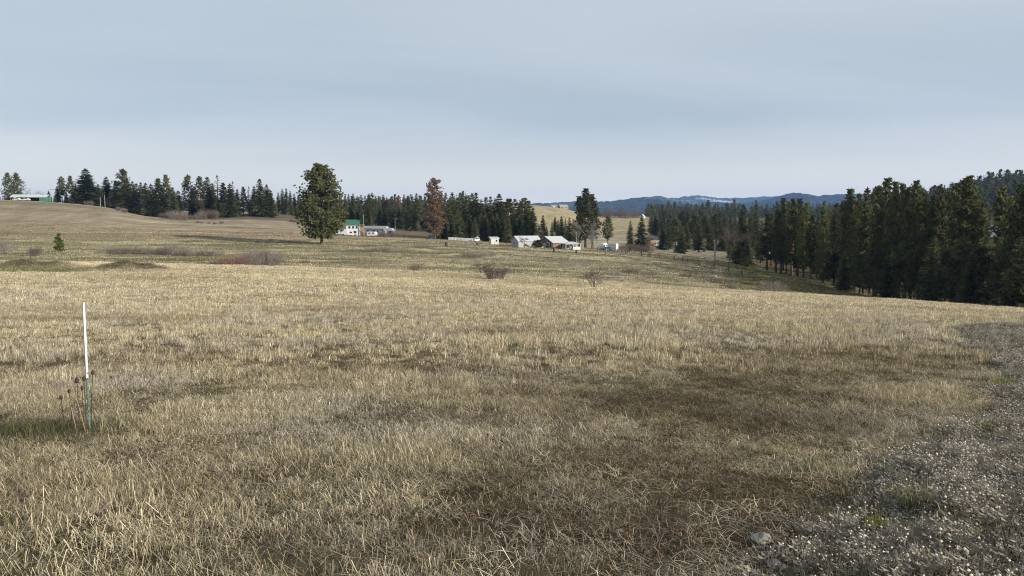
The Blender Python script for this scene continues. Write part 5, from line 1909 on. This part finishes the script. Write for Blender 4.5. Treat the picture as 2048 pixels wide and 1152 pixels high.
# utility poles
def pole(px, ytop, Y, label, cross=True, r=0.15, m_=POLEM):
    t = at(px, ytop, Y)
    z = H1(t.x, Y)
    o = empty('utility_pole', (t.x, Y, z), R_(15), label, 'pole', None)
    h = t.z - z
    MB().tube([(0, 0, -.3), (0, 0, h * .5), (0, 0, h)], [r * 1.15, r, r * .8], 7).build('shaft', m_, o)
    if cross:
        MB().box(-1.1, 1.1, -.18, -.06, h - .7, h - .5).build('crossarm', WOOD, o)
        for x_ in (-1, -.5, .5, 1):
            MB().tube([(x_, -.12, h - .5), (x_, -.12, h - .3)], [.06, .045], 6).build('insulator', STEEL, o)
    return o


pole(104, 377, 444, 'utility pole at the green gable of the long barn')
pole(200, 394, 440, 'short pale pole on the hill brow', False, .12)
pole(209, 390, 446, 'thin pole on the hill brow beside the short one', False, .12)
pole(790, 435, 330, 'utility pole with crossarm in the yard of the long pale house')
pole(1097, 456, 285, 'pale pole rising behind the brown house', False, .16)
pole(1430, 487, 290, 'stout pale pole at the lane, before the middle wood', False, .3)
pole(727, 430, 345, 'thin pole behind the timber deck', False, .1)
pole(1153, 463, 300, 'thin lamp pole behind the pavilion', False, .1)


# fences
def post_at(parent, X, Y, h, r=0.09, lean=0.0, m_=WOOD, brace=0):
    z = H1(X, Y)
    MB().tube([(X, Y, z - .2), (X + lean * .5 * h, Y, z + h * .5), (X + lean * h, Y, z + h)], [r, r * .95, r * .85], 6).build('post', m_, parent)
    if brace:
        MB().tube([(X - 1.15 * brace, Y - .1, z), (X, Y, z + h * .72)], [r * .7, r * .6], 5).build('brace', m_, parent)
        MB().tube([(X - 1.3 * brace, Y - .1, z + .08), (X + .5 * brace, Y - .1, z + .1)], [r * .9, r * .9], 5).build('sill_log', m_, parent)


WIRE = mat('fence_wire', (0.25, 0.24, 0.23), 0.6, 0.1, 5, 0, 0.5)


def fence(label, pts, h, r, wires=(), m_=WOOD, braces=None, leans=None):
    """pts: list of (px, Y)"""
    o = empty('wire_fence', ((pts[0][0] - CX) / F / 1.004 * pts[0][1], pts[0][1], 0), 0, label, 'fence')
    P = [((p - CX) / F / 1.004 * Y, Y) for (p, Y) in pts]
    base = Vector(o.location)
    n0 = len(bpy.data.objects)
    kids = []
    for i, (X, Y) in enumerate(P):
        before = set(o.children)
        post_at(o, X, Y, h * (0.9 + 0.2 * random.random()), r, (leans[i] if leans else random.gauss(0, .05)), m_, (braces[i] if braces else 0))
    for wz in wires:
        m = MB()
        q = [(X, Y - .1, H1(X, Y) + wz) for (X, Y) in P]
        m.tube(q, [0.007] * len(q), 3, cap=False)
        m.build('wire', WIRE, o)
    for c in o.children:
        c.location = -base
    return o


fence('valley wire fence on grey posts running below the lone pine', [(628, 196), (684, 172), (741, 150), (756, 146), (833, 132), (884, 124), (905, 121)], 1.4, 0.09, (0.5, 0.85, 1.15))
fence('wire fence on short dark posts crossing the meadow by the little pine', [(-60, 188), (5, 190), (57, 168), (152, 140), (205, 134)], 1.35, 0.09, (0.5, 0.9, 1.2), WOODD)
BR = [(1284, 262), (1301, 258), (1320, 252), (1350, 246), (1358, 247), (1367, 243), (1377, 240), (1388, 238), (1400, 234), (1430, 215), (1460, 205), (1486, 198)]
fence('weathered fence of timber posts with slanted braces crossing the pasture', BR, 1.7, 0.14, (0.6, 1.1), WOODD, braces=[1, 1, 1, -1, 1, 0, 1, -1, 1, 1, 1, 0])
fence('yard fence of thin posts before the two houses', [(978 + 11.5 * i, 272 - 1.5 * math.sin(i)) for i in range(17)], 1.3, 0.06, (0.5, 0.9, 1.25))
fence('fence of close dark posts by the trailers', [(1196 + 8 * i, 268 - i * .5) for i in range(9)], 1.4, 0.10, (0.6, 1.1), WOODD)

# white board fence behind the dying pine
o = empty('board_fence', (0, 0, 0), 0, 'low white board fence between the dying pine and the shed', 'fence')
pts = [((p - CX) / F / 1.004 * 312, 312.0) for p in np.linspace(897, 952, 9)]
for i, (X, Y) in enumerate(pts):
    z = H1(X, Y)
    MB().box(X - .08, X + .08, Y - .08, Y + .08, z - .1, z + 1.35).build('post', TRIM, o)
for i in range(8):
    (xa, ya), (xb, yb) = pts[i], pts[i + 1]
    za, zb2 = H1(xa, ya), H1(xb, yb)
    for dz in (0.35, 0.75, 1.12):
        MB().hexa([(xa, ya - .12, za + dz), (xb, yb - .12, zb2 + dz), (xb, yb - .09, zb2 + dz), (xa, ya - .09, za + dz), (xa, ya - .12, za + dz + .22), (xb, yb - .12, zb2 + dz + .22), (xb, yb - .09, zb2 + dz + .22), (xa, ya - .09, za + dz + .22)]).build('board', TRIM, o)
camper(953, 309, R_(20), 2.2, 1.7, 'tiny white trailer at the end of the board fence', cat='trailer')
pickup(861, 315, R_(80), CARD, 'dark pickup truck parked at the foot of the dying pine')


# stumps
def stump(px, Y, h, r, label):
    X = (px - CX) / F / 1.004 * Y
    m = MB()
    m.tube([(0, 0, -.15), (0, 0, .2), (0.05, 0, h * .7), (0.09, 0.03, h)], [r * 1.35, r, r * .9, r * .75], 9)
    for k in range(5):
        a = k * 1.26
        m.tube([(r * math.cos(a), r * math.sin(a), .25), (1.9 * r * math.cos(a), 1.9 * r * math.sin(a), -.1)], [r * .3, r * .15], 5)
    o = m.build('tree_stump', WOODD)
    o.location = (X, Y, H1(X, Y))
    return tag(o, label, 'stump')


stump(892, 248, 1.5, .45, 'tall dark stump alone on the grassy rise')
stump(1108, 238, 1.6, .42, 'dark stump on the slope below the brown house')
stump(1153, 236, 1.1, .35, 'smaller dark stump below the pavilion')
stump(954, 270, 0.8, .35, 'low dark stump near the yard fence below the shed')
stump(1256, 282, 0.8, .4, 'low dark stump near the undergrowth of the broad fir')

# ================================================================== AIR
hz_m = bpy.data.materials.new('valley_haze')
t, n, l = nodes_of(hz_m)
o_ = n('ShaderNodeOutputMaterial')
pv_ = n('ShaderNodeVolumePrincipled')
pv_.inputs['Color'].default_value = (0.30, 0.50, 0.97, 1)
pv_.inputs['Density'].default_value = 0.000062
pv_.inputs['Anisotropy'].default_value = 0.1
l(pv_.outputs[0], o_.inputs['Volume'])
hb = MB().box(-21000, 21000, -300, 11700, -160, 420).build('haze', hz_m)
tag(hb, 'thin bluish haze filling the valley air', 'haze', kind='stuff')
